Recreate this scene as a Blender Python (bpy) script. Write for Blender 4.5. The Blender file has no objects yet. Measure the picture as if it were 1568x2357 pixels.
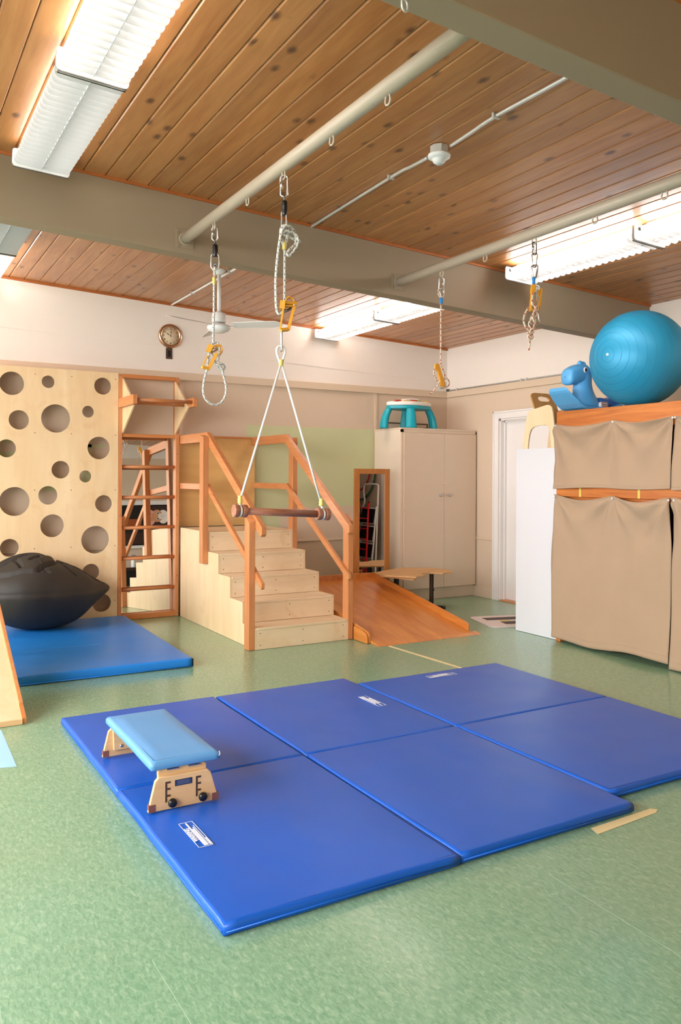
import bpy, math, random
from mathutils import Vector, Matrix, noise

random.seed(7)
S = bpy.context.scene
COL = S.collection

# ------------------------------------------------------------------ camera
F_PX, YAW, ROLL, SHIFT_PX, EYE = 1848.56, 0.529238, 0.00488, -81.245, 1.385
W_PX, H_PX = 1568.0, 2357.0
c_f = Vector((math.sin(YAW), math.cos(YAW), 0.0))
c_r0 = Vector((math.cos(YAW), -math.sin(YAW), 0.0))
c_u0 = Vector((0, 0, 1))
c_r = c_r0 * math.cos(ROLL) + c_u0 * math.sin(ROLL)
c_u = c_u0 * math.cos(ROLL) - c_r0 * math.sin(ROLL)
cam_d = bpy.data.cameras.new('camera')
cam_d.sensor_fit = 'HORIZONTAL'
cam_d.sensor_width = 36.0
cam_d.lens = F_PX / W_PX * 36.0
cam_d.shift_y = SHIFT_PX / W_PX
cam_d.clip_start = 0.05
cam = bpy.data.objects.new('camera', cam_d)
COL.objects.link(cam)
cam.matrix_world = Matrix(((c_r.x, c_u.x, -c_f.x, 0), (c_r.y, c_u.y, -c_f.y, 0), (c_r.z, c_u.z, -c_f.z, EYE), (0, 0, 0, 1)))
S.camera = cam

# ------------------------------------------------------------------ light and exposure
WORLD_STRENGTH = 8.8
TUBE_STRENGTH = 14.0
S.view_settings.view_transform = 'Standard'
S.view_settings.look = 'None'
S.view_settings.exposure = 1.08
S.view_settings.gamma = 1.0
S.view_settings.use_curve_mapping = False
wd = bpy.data.worlds.new('overcast_sky')
S.world = wd
wd.use_nodes = True
wn = wd.node_tree.nodes
wn['Background'].inputs['Color'].default_value = (0.985, 0.99, 1.0, 1)
wn['Background'].inputs['Strength'].default_value = WORLD_STRENGTH

# ------------------------------------------------------------------ room measures (metres)
XL, XR, YB, YR = -2.4, 6.116, 7.868, -1.6
CZ, CS = 3.243, 0.04632            # ceiling height at x = 0 and its fall along x
CANG = math.atan(CS)
LEDGE0, LEDGE1 = 2.356, 2.433
BEAMS = ((4.89, 5.01), (1.90, 2.02))
BEAM_D = 0.372
def cz(x, d=0.0): return CZ - CS * x + d

def ray(px, py):
    return c_r * ((px - 784) / F_PX) - c_u * ((py - (1178.5 + SHIFT_PX)) / F_PX) + c_f
def at_y(px, py, Y):
    d = ray(px, py); t = Y / d.y
    return Vector((0, 0, EYE)) + d * t
def at_x(px, py, X):
    d = ray(px, py); t = X / d.x
    return Vector((0, 0, EYE)) + d * t
def at_z(px, py, Z):
    d = ray(px, py); t = (Z - EYE) / d.z
    return Vector((0, 0, EYE)) + d * t
def at_ceil(px, py, dz=0.0):
    d = ray(px, py); t = (CZ + dz - EYE) / (d.z + CS * d.x)
    return Vector((0, 0, EYE)) + d * t

# ------------------------------------------------------------------ materials
def lin(c):
    c = c / 255.0
    return c / 12.92 if c <= 0.04045 else ((c + 0.055) / 1.055) ** 2.4
def rgb(r, g, b): return (lin(r), lin(g), lin(b), 1.0)

MATS = {}
def new_mat(name):
    m = bpy.data.materials.new(name); m.use_nodes = True
    nt = m.node_tree
    return m, nt, nt.nodes, nt.links, nt.nodes['Principled BSDF']

def plain(name, col, rough=0.5, metal=0.0, var=0.06, scale=8.0, bump=0.0, bump_scale=60.0, spec=0.5, coat=0.0, sheen=0.0):
    """Paint, plastic, metal or cloth with slight uneven tone and optional fine relief."""
    m, nt, N, L, P = new_mat(name)
    tc = N.new('ShaderNodeTexCoord')
    no = N.new('ShaderNodeTexNoise'); no.inputs['Scale'].default_value = scale; no.inputs['Detail'].default_value = 4
    L.new(tc.outputs['Object'], no.inputs['Vector'])
    mx = N.new('ShaderNodeMix'); mx.data_type = 'RGBA'
    mx.inputs['A'].default_value = tuple(c * (1 - var) for c in col[:3]) + (1,)
    mx.inputs['B'].default_value = tuple(min(1, c * (1 + var)) for c in col[:3]) + (1,)
    L.new(no.outputs['Fac'], mx.inputs['Factor'])
    L.new(mx.outputs['Result'], P.inputs['Base Color'])
    P.inputs['Roughness'].default_value = rough
    P.inputs['Metallic'].default_value = metal
    P.inputs['Specular IOR Level'].default_value = spec
    P.inputs['Coat Weight'].default_value = coat
    P.inputs['Sheen Weight'].default_value = sheen
    if bump > 0:
        n2 = N.new('ShaderNodeTexNoise'); n2.inputs['Scale'].default_value = bump_scale; n2.inputs['Detail'].default_value = 3
        L.new(tc.outputs['Object'], n2.inputs['Vector'])
        b = N.new('ShaderNodeBump'); b.inputs['Strength'].default_value = bump; b.inputs['Distance'].default_value = 0.01
        L.new(n2.outputs['Fac'], b.inputs['Height']); L.new(b.outputs['Normal'], P.inputs['Normal'])
    MATS[name] = m
    return m

def wood(name, dark, light, axis='Z', scale=1.0, rough=0.5, stretch=14.0, contrast=1.0, knots=None, rnd=0.0, coat=0.0, fleck=0.0):
    """Wood whose grain runs along one axis of the object; knots = (scale, size, colour)."""
    m, nt, N, L, P = new_mat(name)
    tc = N.new('ShaderNodeTexCoord')
    src = tc.outputs['Object']
    oi = None
    if rnd > 0:
        oi = N.new('ShaderNodeObjectInfo')
        ml = N.new('ShaderNodeMath'); ml.operation = 'MULTIPLY'; ml.inputs[1].default_value = 57.0
        L.new(oi.outputs['Random'], ml.inputs[0])
        ad = N.new('ShaderNodeVectorMath'); ad.operation = 'ADD'
        cb = N.new('ShaderNodeCombineXYZ')
        L.new(ml.outputs[0], cb.inputs[0]); L.new(ml.outputs[0], cb.inputs[1]); L.new(ml.outputs[0], cb.inputs[2])
        L.new(src, ad.inputs[0]); L.new(cb.outputs[0], ad.inputs[1])
        src = ad.outputs[0]
    mp = N.new('ShaderNodeMapping')
    sc = [stretch * scale] * 3
    sc['XYZ'.index(axis)] = scale
    mp.inputs['Scale'].default_value = sc
    L.new(src, mp.inputs['Vector'])
    no = N.new('ShaderNodeTexNoise'); no.inputs['Scale'].default_value = 1.6; no.inputs['Detail'].default_value = 8; no.inputs['Roughness'].default_value = 0.62; no.inputs['Distortion'].default_value = 0.6
    L.new(mp.outputs['Vector'], no.inputs['Vector'])
    wv = N.new('ShaderNodeTexNoise'); wv.inputs['Scale'].default_value = 0.5; wv.inputs['Detail'].default_value = 3; wv.inputs['Distortion'].default_value = 1.5
    L.new(mp.outputs['Vector'], wv.inputs['Vector'])
    av = N.new('ShaderNodeMath'); av.operation = 'ADD'
    L.new(no.outputs['Fac'], av.inputs[0]); L.new(wv.outputs['Fac'], av.inputs[1])
    mr = N.new('ShaderNodeMapRange')
    mr.inputs['From Min'].default_value = 1.0 - 0.34 / contrast; mr.inputs['From Max'].default_value = 1.0 + 0.34 / contrast
    L.new(av.outputs[0], mr.inputs['Value'])
    mx = N.new('ShaderNodeMix'); mx.data_type = 'RGBA'
    mx.inputs['A'].default_value = dark; mx.inputs['B'].default_value = light
    L.new(mr.outputs['Result'], mx.inputs['Factor'])
    out = mx.outputs['Result']
    if knots:
        ks, kr, kc = knots
        mk = N.new('ShaderNodeMapping')
        s3 = [1.0, 1.0, 1.0]; s3['XYZ'.index(axis)] = 0.55
        mk.inputs['Scale'].default_value = s3
        L.new(src, mk.inputs['Vector'])
        vo = N.new('ShaderNodeTexVoronoi'); vo.inputs['Scale'].default_value = ks; vo.inputs['Randomness'].default_value = 1.0
        L.new(mk.outputs['Vector'], vo.inputs['Vector'])
        nk = N.new('ShaderNodeTexNoise'); nk.inputs['Scale'].default_value = 40; nk.inputs['Detail'].default_value = 2
        L.new(src, nk.inputs['Vector'])
        nm = N.new('ShaderNodeMath'); nm.operation = 'MULTIPLY_ADD'; nm.inputs[1].default_value = 0.10; nm.inputs[2].default_value = -0.05
        L.new(nk.outputs['Fac'], nm.inputs[0])
        sm = N.new('ShaderNodeMath'); sm.operation = 'ADD'
        L.new(vo.outputs['Distance'], sm.inputs[0]); L.new(nm.outputs[0], sm.inputs[1])
        kr2 = N.new('ShaderNodeMapRange'); kr2.inputs['From Min'].default_value = kr; kr2.inputs['From Max'].default_value = kr * 0.35
        L.new(sm.outputs[0], kr2.inputs['Value'])
        # keep only some of the cells
        sp = N.new('ShaderNodeSeparateColor'); L.new(vo.outputs['Color'], sp.inputs[0])
        gt = N.new('ShaderNodeMath'); gt.operation = 'GREATER_THAN'; gt.inputs[1].default_value = 0.30
        L.new(sp.outputs[0], gt.inputs[0])
        mu = N.new('ShaderNodeMath'); mu.operation = 'MULTIPLY'
        L.new(kr2.outputs['Result'], mu.inputs[0]); L.new(gt.outputs[0], mu.inputs[1])
        mu2 = N.new('ShaderNodeMath'); mu2.operation = 'MULTIPLY'; mu2.inputs[1].default_value = 0.85
        L.new(mu.outputs[0], mu2.inputs[0])
        m2 = N.new('ShaderNodeMix'); m2.data_type = 'RGBA'; m2.inputs['B'].default_value = kc
        L.new(out, m2.inputs['A']); L.new(mu2.outputs[0], m2.inputs['Factor'])
        out = m2.outputs['Result']
    if fleck > 0:
        fn = N.new('ShaderNodeTexNoise'); fn.inputs['Scale'].default_value = 5.0; fn.inputs['Detail'].default_value = 5; fn.inputs['Distortion'].default_value = 1.2
        L.new(tc.outputs['Object'], fn.inputs['Vector'])
        fr = N.new('ShaderNodeMapRange'); fr.inputs['From Min'].default_value = 0.55; fr.inputs['From Max'].default_value = 0.8; fr.inputs['To Max'].default_value = fleck
        L.new(fn.outputs['Fac'], fr.inputs['Value'])
        m3 = N.new('ShaderNodeMix'); m3.data_type = 'RGBA'; m3.inputs['B'].default_value = rgb(202, 140, 84)
        L.new(out, m3.inputs['A']); L.new(fr.outputs['Result'], m3.inputs['Factor'])
        out = m3.outputs['Result']
    if rnd > 0:
        hs = N.new('ShaderNodeHueSaturation')
        vr = N.new('ShaderNodeMapRange'); vr.inputs['To Min'].default_value = 1 - rnd; vr.inputs['To Max'].default_value = 1 + rnd
        L.new(oi.outputs['Random'], vr.inputs['Value']); L.new(vr.outputs['Result'], hs.inputs['Value'])
        L.new(out, hs.inputs['Color']); out = hs.outputs['Color']
    L.new(out, P.inputs['Base Color'])
    P.inputs['Roughness'].default_value = rough
    P.inputs['Coat Weight'].default_value = coat
    P.inputs['Coat Roughness'].default_value = 0.25
    b = N.new('ShaderNodeBump'); b.inputs['Strength'].default_value = 0.12; b.inputs['Distance'].default_value = 0.004
    L.new(no.outputs['Fac'], b.inputs['Height']); L.new(b.outputs['Normal'], P.inputs['Normal'])
    MATS[name] = m
    return m

def rope_mat(name, base, mark, pitch=0.03, share=0.25, around=2.0, spot=0.35):
    """Braided rope: marker threads run diagonally round the rope (UV: u round, v metres along)."""
    m, nt, N, L, P = new_mat(name)
    uv = N.new('ShaderNodeUVMap')
    sp = N.new('ShaderNodeSeparateXYZ'); L.new(uv.outputs['UV'], sp.inputs[0])
    a = N.new('ShaderNodeMath'); a.operation = 'MULTIPLY'; a.inputs[1].default_value = 1.0 / pitch
    L.new(sp.outputs[1], a.inputs[0])
    b = N.new('ShaderNodeMath'); b.operation = 'MULTIPLY_ADD'; b.inputs[1].default_value = around
    L.new(sp.outputs[0], b.inputs[0]); L.new(a.outputs[0], b.inputs[2])
    fr = N.new('ShaderNodeMath'); fr.operation = 'FRACT'; L.new(b.outputs[0], fr.inputs[0])
    lt = N.new('ShaderNodeMath'); lt.operation = 'LESS_THAN'; lt.inputs[1].default_value = share
    L.new(fr.outputs[0], lt.inputs[0])
    b2 = N.new('ShaderNodeMath'); b2.operation = 'MULTIPLY_ADD'; b2.inputs[1].default_value = -around
    L.new(sp.outputs[0], b2.inputs[0]); L.new(a.outputs[0], b2.inputs[2])
    fr2 = N.new('ShaderNodeMath'); fr2.operation = 'FRACT'; L.new(b2.outputs[0], fr2.inputs[0])
    lt2 = N.new('ShaderNodeMath'); lt2.operation = 'LESS_THAN'; lt2.inputs[1].default_value = spot
    L.new(fr2.outputs[0], lt2.inputs[0])
    mm = N.new('ShaderNodeMath'); mm.operation = 'MULTIPLY'
    L.new(lt.outputs[0], mm.inputs[0]); L.new(lt2.outputs[0], mm.inputs[1])
    mx = N.new('ShaderNodeMix'); mx.data_type = 'RGBA'; mx.inputs['A'].default_value = base; mx.inputs['B'].default_value = mark
    L.new(mm.outputs[0], mx.inputs['Factor']); L.new(mx.outputs['Result'], P.inputs['Base Color'])
    P.inputs['Roughness'].default_value = 0.8
    MATS[name] = m
    return m

def emit(name, col, strength):
    m, nt, N, L, P = new_mat(name)
    P.inputs['Base Color'].default_value = (0.9, 0.9, 0.9, 1)
    P.inputs['Emission Color'].default_value = col
    P.inputs['Emission Strength'].default_value = strength
    MATS[name] = m
    return m

def floor_mat():
    m, nt, N, L, P = new_mat('linoleum')
    tc = N.new('ShaderNodeTexCoord')
    mp = N.new('ShaderNodeMapping'); mp.inputs['Scale'].default_value = (84, 32, 36); mp.inputs['Rotation'].default_value = (0, 0, 0.55)
    L.new(tc.outputs['Object'], mp.inputs['Vector'])
    n1 = N.new('ShaderNodeTexNoise'); n1.inputs['Scale'].default_value = 1.0; n1.inputs['Detail'].default_value = 9; n1.inputs['Roughness'].default_value = 0.72; n1.inputs['Distortion'].default_value = 0.8
    L.new(mp.outputs['Vector'], n1.inputs['Vector'])
    cr = N.new('ShaderNodeValToRGB')
    e = cr.color_ramp.elements
    e[0].position = 0.28; e[0].color = rgb(96, 142, 108)
    e[1].position = 0.72; e[1].color = rgb(170, 196, 168)
    k = e.new(0.46); k.color = rgb(124, 164, 132)
    k = e.new(0.56); k.color = rgb(138, 175, 142)
    L.new(n1.outputs['Fac'], cr.inputs['Fac'])
    n2 = N.new('ShaderNodeTexNoise'); n2.inputs['Scale'].default_value = 0.9; n2.inputs['Detail'].default_value = 4
    L.new(tc.outputs['Object'], n2.inputs['Vector'])
    mx = N.new('ShaderNodeMix'); mx.data_type = 'RGBA'; mx.inputs['B'].default_value = rgb(150, 152, 118)
    mr = N.new('ShaderNodeMapRange'); mr.inputs['From Min'].default_value = 0.45; mr.inputs['From Max'].default_value = 0.75; mr.inputs['To Max'].default_value = 0.28
    L.new(n2.outputs['Fac'], mr.inputs['Value']); L.new(mr.outputs['Result'], mx.inputs['Factor'])
    L.new(cr.outputs['Color'], mx.inputs['A'])
    L.new(mx.outputs['Result'], P.inputs['Base Color'])
    rr = N.new('ShaderNodeMapRange'); rr.inputs['To Min'].default_value = 0.16; rr.inputs['To Max'].default_value = 0.32
    L.new(n2.outputs['Fac'], rr.inputs['Value']); L.new(rr.outputs['Result'], P.inputs['Roughness'])
    bp = N.new('ShaderNodeBump'); bp.inputs['Strength'].default_value = 0.015; bp.inputs['Distance'].default_value = 0.003
    L.new(n1.outputs['Fac'], bp.inputs['Height']); L.new(bp.outputs['Normal'], P.inputs['Normal'])
    P.inputs['Coat Weight'].default_value = 0.2; P.inputs['Coat Roughness'].default_value = 0.12
    MATS['linoleum'] = m

def louver_mat():
    m, nt, N, L, P = new_mat('louver_plastic')
    N.remove(P)
    d = N.new('ShaderNodeBsdfDiffuse'); d.inputs['Color'].default_value = (0.67, 0.68, 0.69, 1)
    t = N.new('ShaderNodeBsdfTranslucent'); t.inputs['Color'].default_value = (0.56, 0.57, 0.58, 1)
    g = N.new('ShaderNodeMixShader'); g.inputs[0].default_value = 0.16
    L.new(d.outputs[0], g.inputs[1]); L.new(t.outputs[0], g.inputs[2])
    L.new(g.outputs[0], N['Material Output'].inputs['Surface'])
    MATS['louver_plastic'] = m

def mirror_mat():
    m, nt, N, L, P = new_mat('mirror_glass')
    P.inputs['Base Color'].default_value = (0.86, 0.87, 0.86, 1); P.inputs['Metallic'].default_value = 1.0; P.inputs['Roughness'].default_value = 0.008
    MATS['mirror_glass'] = m

def pane_mat():
    m, nt, N, L, P = new_mat('window_pane')
    N.remove(P)
    t = N.new('ShaderNodeBsdfTransparent'); t.inputs['Color'].default_value = (0.96, 0.97, 0.97, 1)
    g = N.new('ShaderNodeBsdfGlossy'); g.inputs['Roughness'].default_value = 0.02
    x = N.new('ShaderNodeMixShader'); x.inputs[0].default_value = 0.06
    L.new(t.outputs[0], x.inputs[1]); L.new(g.outputs[0], x.inputs[2])
    L.new(x.outputs[0], N['Material Output'].inputs['Surface'])
    MATS['window_pane'] = m

floor_mat(); louver_mat(); mirror_mat(); pane_mat()
plain('wall_white', rgb(236, 226, 216), 0.75, var=0.015, bump=0.05)
plain('wall_beige', rgb(216, 194, 170), 0.7, var=0.02, bump=0.08, bump_scale=120)
plain('trim_beige', rgb(216, 194, 168), 0.6, var=0.02)
plain('paint_green', rgb(203, 206, 160), 0.75, var=0.03, scale=3)
plain('beam_paint', rgb(152, 134, 110), 0.6, var=0.02)
plain('pipe_paint', rgb(178, 164, 145), 0.42, var=0.03)
plain('white_paint', rgb(238, 232, 228), 0.45, var=0.01)
plain('white_metal', rgb(236, 236, 234), 0.4, var=0.01)
plain('white_board', rgb(218, 217, 221), 0.55, var=0.008)
plain('cabinet_paint', rgb(222, 199, 175), 0.5, var=0.02, bump=0.03, bump_scale=200)
plain('cabinet_side', rgb(226, 209, 190), 0.5, var=0.02)
wood('cedar', rgb(162, 98, 49), rgb(202, 141, 84), 'Y', 2.0, 0.36, 10, 0.8, knots=(8.5, 0.22, rgb(80, 42, 20)), rnd=0.12, coat=0.35)
wood('cedar_trim', rgb(160, 84, 36), rgb(196, 116, 58), 'X', 2.0, 0.5)
wood('birch_z', rgb(222, 188, 142), rgb(238, 211, 171), 'Z', 0.8, 0.42, 7, 0.9, fleck=0.30)
wood('birch_x', rgb(222, 192, 152), rgb(238, 214, 180), 'X', 0.8, 0.42, 7, 0.9, fleck=0.28)
wood('birch_panel', rgb(205, 156, 92), rgb(226, 180, 116), 'X', 0.8, 0.4, 7, 0.9, fleck=0.35)
plain('ply_edge', rgb(226, 196, 156), 0.6)
wood('fir_z', rgb(188, 114, 64), rgb(213, 146, 95), 'Z', 2.5, 0.38, 12, 0.8, coat=0.15)
wood('fir_y', rgb(190, 114, 62), rgb(214, 146, 93), 'Y', 2.5, 0.38, 12, 0.8, coat=0.15)
wood('fir_x', rgb(188, 108, 54), rgb(212, 140, 82), 'X', 2.5, 0.38, 12, 0.8, coat=0.15)
wood('dowel', rgb(176, 104, 56), rgb(206, 136, 84), 'X', 3, 0.4, 12)
wood('ramp_oak', rgb(186, 104, 38), rgb(220, 144, 70), 'Y', 0.8, 0.28, 12, 1.1, coat=0.3)
wood('walnut_bar', rgb(122, 72, 50), rgb(170, 112, 86), 'X', 4, 0.4, 12)
wood('beech', rgb(214, 168, 116), rgb(232, 192, 142), 'X', 2, 0.4, 8)
wood('beech_pale', rgb(232, 204, 160), rgb(240, 216, 178), 'Z', 1.5, 0.45, 6)
wood('beech_dark', rgb(186, 136, 70), rgb(204, 156, 92), 'Z', 1.5, 0.45, 6)
wood('desk_ply', rgb(200, 150, 92), rgb(222, 176, 118), 'X', 1.5, 0.4, 8)
wood('mirror_frame', rgb(176, 108, 48), rgb(200, 130, 66), 'Z', 2, 0.4, 10)
wood('shelf_fir', rgb(178, 92, 34), rgb(216, 132, 62), 'Y', 1.6, 0.4, 14, 1.1)
plain('vinyl_royal', rgb(14, 90, 194), 0.34, var=0.05, scale=2, bump=0.06, bump_scale=300)
plain('vinyl_royal_edge', rgb(14, 92, 190), 0.34, var=0.05)
plain('vinyl_blue', rgb(36, 132, 224), 0.34, var=0.06, scale=2, bump=0.35, bump_scale=4)
plain('vinyl_sky', rgb(98, 158, 212), 0.38, var=0.03)
plain('logo_white', rgb(222, 226, 236), 0.5)
plain('tape_cream', rgb(232, 214, 160), 0.6, var=0.04)
plain('tape_blue', rgb(160, 206, 238), 0.55, var=0.03)
plain('tape_yellow', rgb(224, 196, 92), 0.6)
plain('bag_black', rgb(52, 46, 41), 0.6, var=0.12, scale=5, bump=0.1, bump_scale=350, spec=0.35)
plain('curtain', rgb(174, 146, 119), 0.9, var=0.05, scale=5, bump=0.15, bump_scale=500, sheen=0.1)
plain('ball_blue', rgb(40, 152, 196), 0.42, metal=0.15, var=0.10, scale=2.5)
plain('ball_line', rgb(14, 118, 164), 0.4)
plain('toy_blue', rgb(92, 174, 230), 0.38, var=0.04, scale=6)
plain('toy_blue_dark', rgb(30, 104, 186), 0.4, var=0.04)
plain('toy_teal', rgb(0, 160, 178), 0.4, var=0.03)
plain('toy_white', rgb(238, 230, 222), 0.4)
plain('red', rgb(206, 58, 40), 0.45)
plain('ladder_red', rgb(224, 22, 34), 0.35)
plain('lime', rgb(150, 196, 60), 0.45)
plain('yellow', rgb(236, 196, 92), 0.45)
plain('adjuster_yellow', rgb(226, 158, 44), 0.42, var=0.05)
plain('wrap_yellow', rgb(226, 204, 110), 0.55)
plain('wrap_blue', rgb(24, 130, 206), 0.6)
plain('steel', rgb(214, 214, 214), 0.22, metal=1.0, var=0.03)
plain('dark_steel', rgb(120, 116, 112), 0.35, metal=1.0, var=0.05)
plain('galvanised', rgb(205, 203, 198), 0.42, metal=0.35, var=0.12, scale=30)
plain('black_plastic', rgb(20, 20, 22), 0.3, var=0.02)
plain('black', rgb(10, 10, 11), 0.5, var=0.02)
plain('bronze', rgb(214, 172, 140), 0.25, metal=1.0, var=0.05)
plain('clock_face', rgb(222, 200, 168), 0.6, var=0.01)
plain('dark_ink', rgb(60, 46, 34), 0.6)
plain('brown_plate', rgb(82, 58, 42), 0.5, var=0.1)
plain('velcro', rgb(126, 78, 72), 0.9, var=0.1, scale=120)
plain('plate_navy', rgb(34, 46, 82), 0.4, var=0.1, scale=80)
plain('plate_text', rgb(120, 134, 170), 0.5)
plain('cord_white', rgb(236, 234, 230), 0.7)
rope_mat('rope_grey', rgb(206, 204, 194), rgb(44, 52, 92), 0.03, 0.22, 2.0, 0.5)
rope_mat('rope_red', rgb(222, 208, 184), rgb(176, 30, 34), 0.042, 0.45, 2.0, 0.5)
emit('tube_on', (1.0, 0.975, 0.94, 1), TUBE_STRENGTH)
emit('tube_soft', (1.0, 0.975, 0.94, 1), TUBE_STRENGTH * 0.7)
emit('tube_dim', (1.0, 0.98, 0.96, 1), TUBE_STRENGTH * 0.33)
plain('tube_off', rgb(232, 234, 236), 0.35)
plain('cat_orange', rgb(206, 142, 104), 0.6, var=0.18, scale=40)
plain('cat_white', rgb(236, 226, 220), 0.6)
plain('cat_pink', rgb(226, 160, 150), 0.6)
plain('cat_eye', rgb(120, 140, 110), 0.4)
plain('dark_brown', rgb(52, 28, 20), 0.5, var=0.15)
plain('orange_dim', rgb(150, 70, 24), 0.5)
plain('rug_white', rgb(228, 214, 208), 0.8, var=0.03, scale=20)
plain('rug_dark', rgb(92, 80, 74), 0.85, var=0.06)
plain('ground_grey', rgb(150, 150, 140), 0.9)
plain('pink', rgb(226, 150, 160), 0.6)
plain('hoop_red', rgb(196, 40, 40), 0.4); plain('hoop_blue', rgb(30, 92, 160), 0.4); plain('hoop_green', rgb(40, 116, 84), 0.4)
M = MATS
plain('seam_green', rgb(168, 196, 170), 0.4)

# ------------------------------------------------------------------ mesh helpers
WL = {}                                   # offset of the space an object's children are drawn in

class MB:
    """Collects simple shapes and links them as one mesh object."""
    def __init__(s): s.v = []; s.f = []; s.uv = []; s.sm = []
    def add(s, verts, faces, smooth=False, uvs=None):
        o = len(s.v); s.v += [Vector(p) for p in verts]
        for k, fc in enumerate(faces):
            s.f.append([i + o for i in fc]); s.sm.append(smooth)
            s.uv.append(uvs[k] if uvs else None)
        return s
    def box(s, x0, x1, y0, y1, z0, z1):
        v = [(x, y, z) for z in (z0, z1) for y in (y0, y1) for x in (x0, x1)]
        return s.add(v, [(0, 2, 3, 1), (4, 5, 7, 6), (0, 1, 5, 4), (2, 6, 7, 3), (0, 4, 6, 2), (1, 3, 7, 5)])
    def slope_box(s, x0, x1, y0, y1, d0, d1):
        v = [(x, y, cz(x, d)) for d in (d0, d1) for y in (y0, y1) for x in (x0, x1)]
        return s.add(v, [(0, 2, 3, 1), (4, 5, 7, 6), (0, 1, 5, 4), (2, 6, 7, 3), (0, 4, 6, 2), (1, 3, 7, 5)])
    def prism(s, poly, vec, smooth=False):
        """Flat outline (3-D points) pushed along vec."""
        n = len(poly); vec = Vector(vec)
        a = [Vector(p) for p in poly]; b = [p + vec for p in a]
        nrm = Vector()
        for i in range(n): nrm += a[i].cross(a[(i + 1) % n])
        flip = nrm.dot(vec) > 0
        lo = list(range(n)); hi = [i + n for i in range(n)]
        if flip: lo = lo[::-1]
        else: hi = hi[::-1]
        s.add(a + b, [lo, hi])
        o = len(s.v) - 2 * n
        for i in range(n):
            j = (i + 1) % n
            q = [o + i, o + j, o + j + n, o + i + n]
            s.f.append(q if flip else q[::-1]); s.sm.append(smooth); s.uv.append(None)
        return s
    def bar(s, p, q, w, h, up=(0, 0, 1)):
        """Rectangular bar from p to q; w across, h along up."""
        p = Vector(p); q = Vector(q); d = (q - p).normalized(); up = Vector(up)
        sd = d.cross(up)
        if sd.length < 1e-5: sd = d.cross(Vector((1, 0, 0)))
        sd.normalize(); u2 = sd.cross(d).normalized()
        pts = [p + sd * (a * w / 2) + u2 * (b * h / 2) for a, b in ((-1, -1), (1, -1), (1, 1), (-1, 1))]
        return s.prism(pts, q - p)
    def tube(s, path, r, n=8, closed=False, cap=True):
        P = [Vector(p) for p in path]; R = r if isinstance(r, (list, tuple)) else [r] * len(P)
        m = len(P); T = []
        for i in range(m):
            a = P[(i - 1) % m] if (closed or i > 0) else P[i]; b = P[(i + 1) % m] if (closed or i < m - 1) else P[i]
            t = b - a
            T.append(t.normalized() if t.length > 1e-9 else Vector((0, 0, 1)))
        nv = T[0].orthogonal().normalized(); rings = []; L = [0.0]
        for i in range(m):
            if i > 0:
                L.append(L[-1] + (P[i] - P[i - 1]).length)
                nv = nv - T[i] * nv.dot(T[i])
                nv = nv.normalized() if nv.length > 1e-6 else T[i].orthogonal().normalized()
            bv = T[i].cross(nv)
            rings.append([P[i] + (nv * math.cos(2 * math.pi * k / n) + bv * math.sin(2 * math.pi * k / n)) * R[i] for k in range(n)])
        vs = [p for rg in rings for p in rg]; fs = []; uv = []
        for i in range(m if closed else m - 1):
            j = (i + 1) % m
            l1 = L[j] if j else L[-1] + (P[0] - P[-1]).length
            for k in range(n):
                k2 = (k + 1) % n
                fs.append((i * n + k, i * n + k2, j * n + k2, j * n + k))
                uv.append(((k / n, L[i]), ((k + 1) / n, L[i]), ((k + 1) / n, l1), (k / n, l1)))
        s.add(vs, fs, True, uv)
        if cap and not closed:
            o = len(s.v) - m * n
            s.f.append([o + k for k in range(n)][::-1]); s.sm.append(False); s.uv.append(None)
            s.f.append([o + (m - 1) * n + k for k in range(n)]); s.sm.append(False); s.uv.append(None)
        return s
    def cyl(s, p, q, r, n=20, r2=None): return s.tube([p, q], [r, r if r2 is None else r2], n)
    def lathe(s, c, prof, n=32, axis=(0, 0, 1)):
        """prof: (radius, height) pairs turned round axis through c."""
        c = Vector(c); ax = Vector(axis).normalized(); a = ax.orthogonal().normalized(); b = ax.cross(a)
        vs = [c + ax * h + (a * math.cos(2 * math.pi * k / n) + b * math.sin(2 * math.pi * k / n)) * r for r, h in prof for k in range(n)]
        fs = [(i * n + k, i * n + (k + 1) % n, (i + 1) * n + (k + 1) % n, (i + 1) * n + k) for i in range(len(prof) - 1) for k in range(n)]
        return s.add(vs, fs, True)
    def ball(s, c, rx, ry=None, rz=None, nu=24, nv=14, rot=None):
        ry = rx if ry is None else ry; rz = rx if rz is None else rz; c = Vector(c)
        vs = []
        for i in range(nv + 1):
            th = math.pi * i / nv
            for k in range(nu):
                ph = 2 * math.pi * k / nu
                p = Vector((rx * math.sin(th) * math.cos(ph), ry * math.sin(th) * math.sin(ph), rz * math.cos(th)))
                vs.append(c + (rot @ p if rot else p))
        fs = [(i * nu + k, (i + 1) * nu + k, (i + 1) * nu + (k + 1) % nu, i * nu + (k + 1) % nu) for i in range(nv) for k in range(nu)]
        return s.add(vs, fs, True)
    def grid(s, fn, nu, nv, smooth=True):
        vs = [fn(i / nu, j / nv) for j in range(nv + 1) for i in range(nu + 1)]
        fs = [(j * (nu + 1) + i, j * (nu + 1) + i + 1, (j + 1) * (nu + 1) + i + 1, (j + 1) * (nu + 1) + i) for j in range(nv) for i in range(nu)]
        return s.add(vs, fs, smooth)
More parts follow.
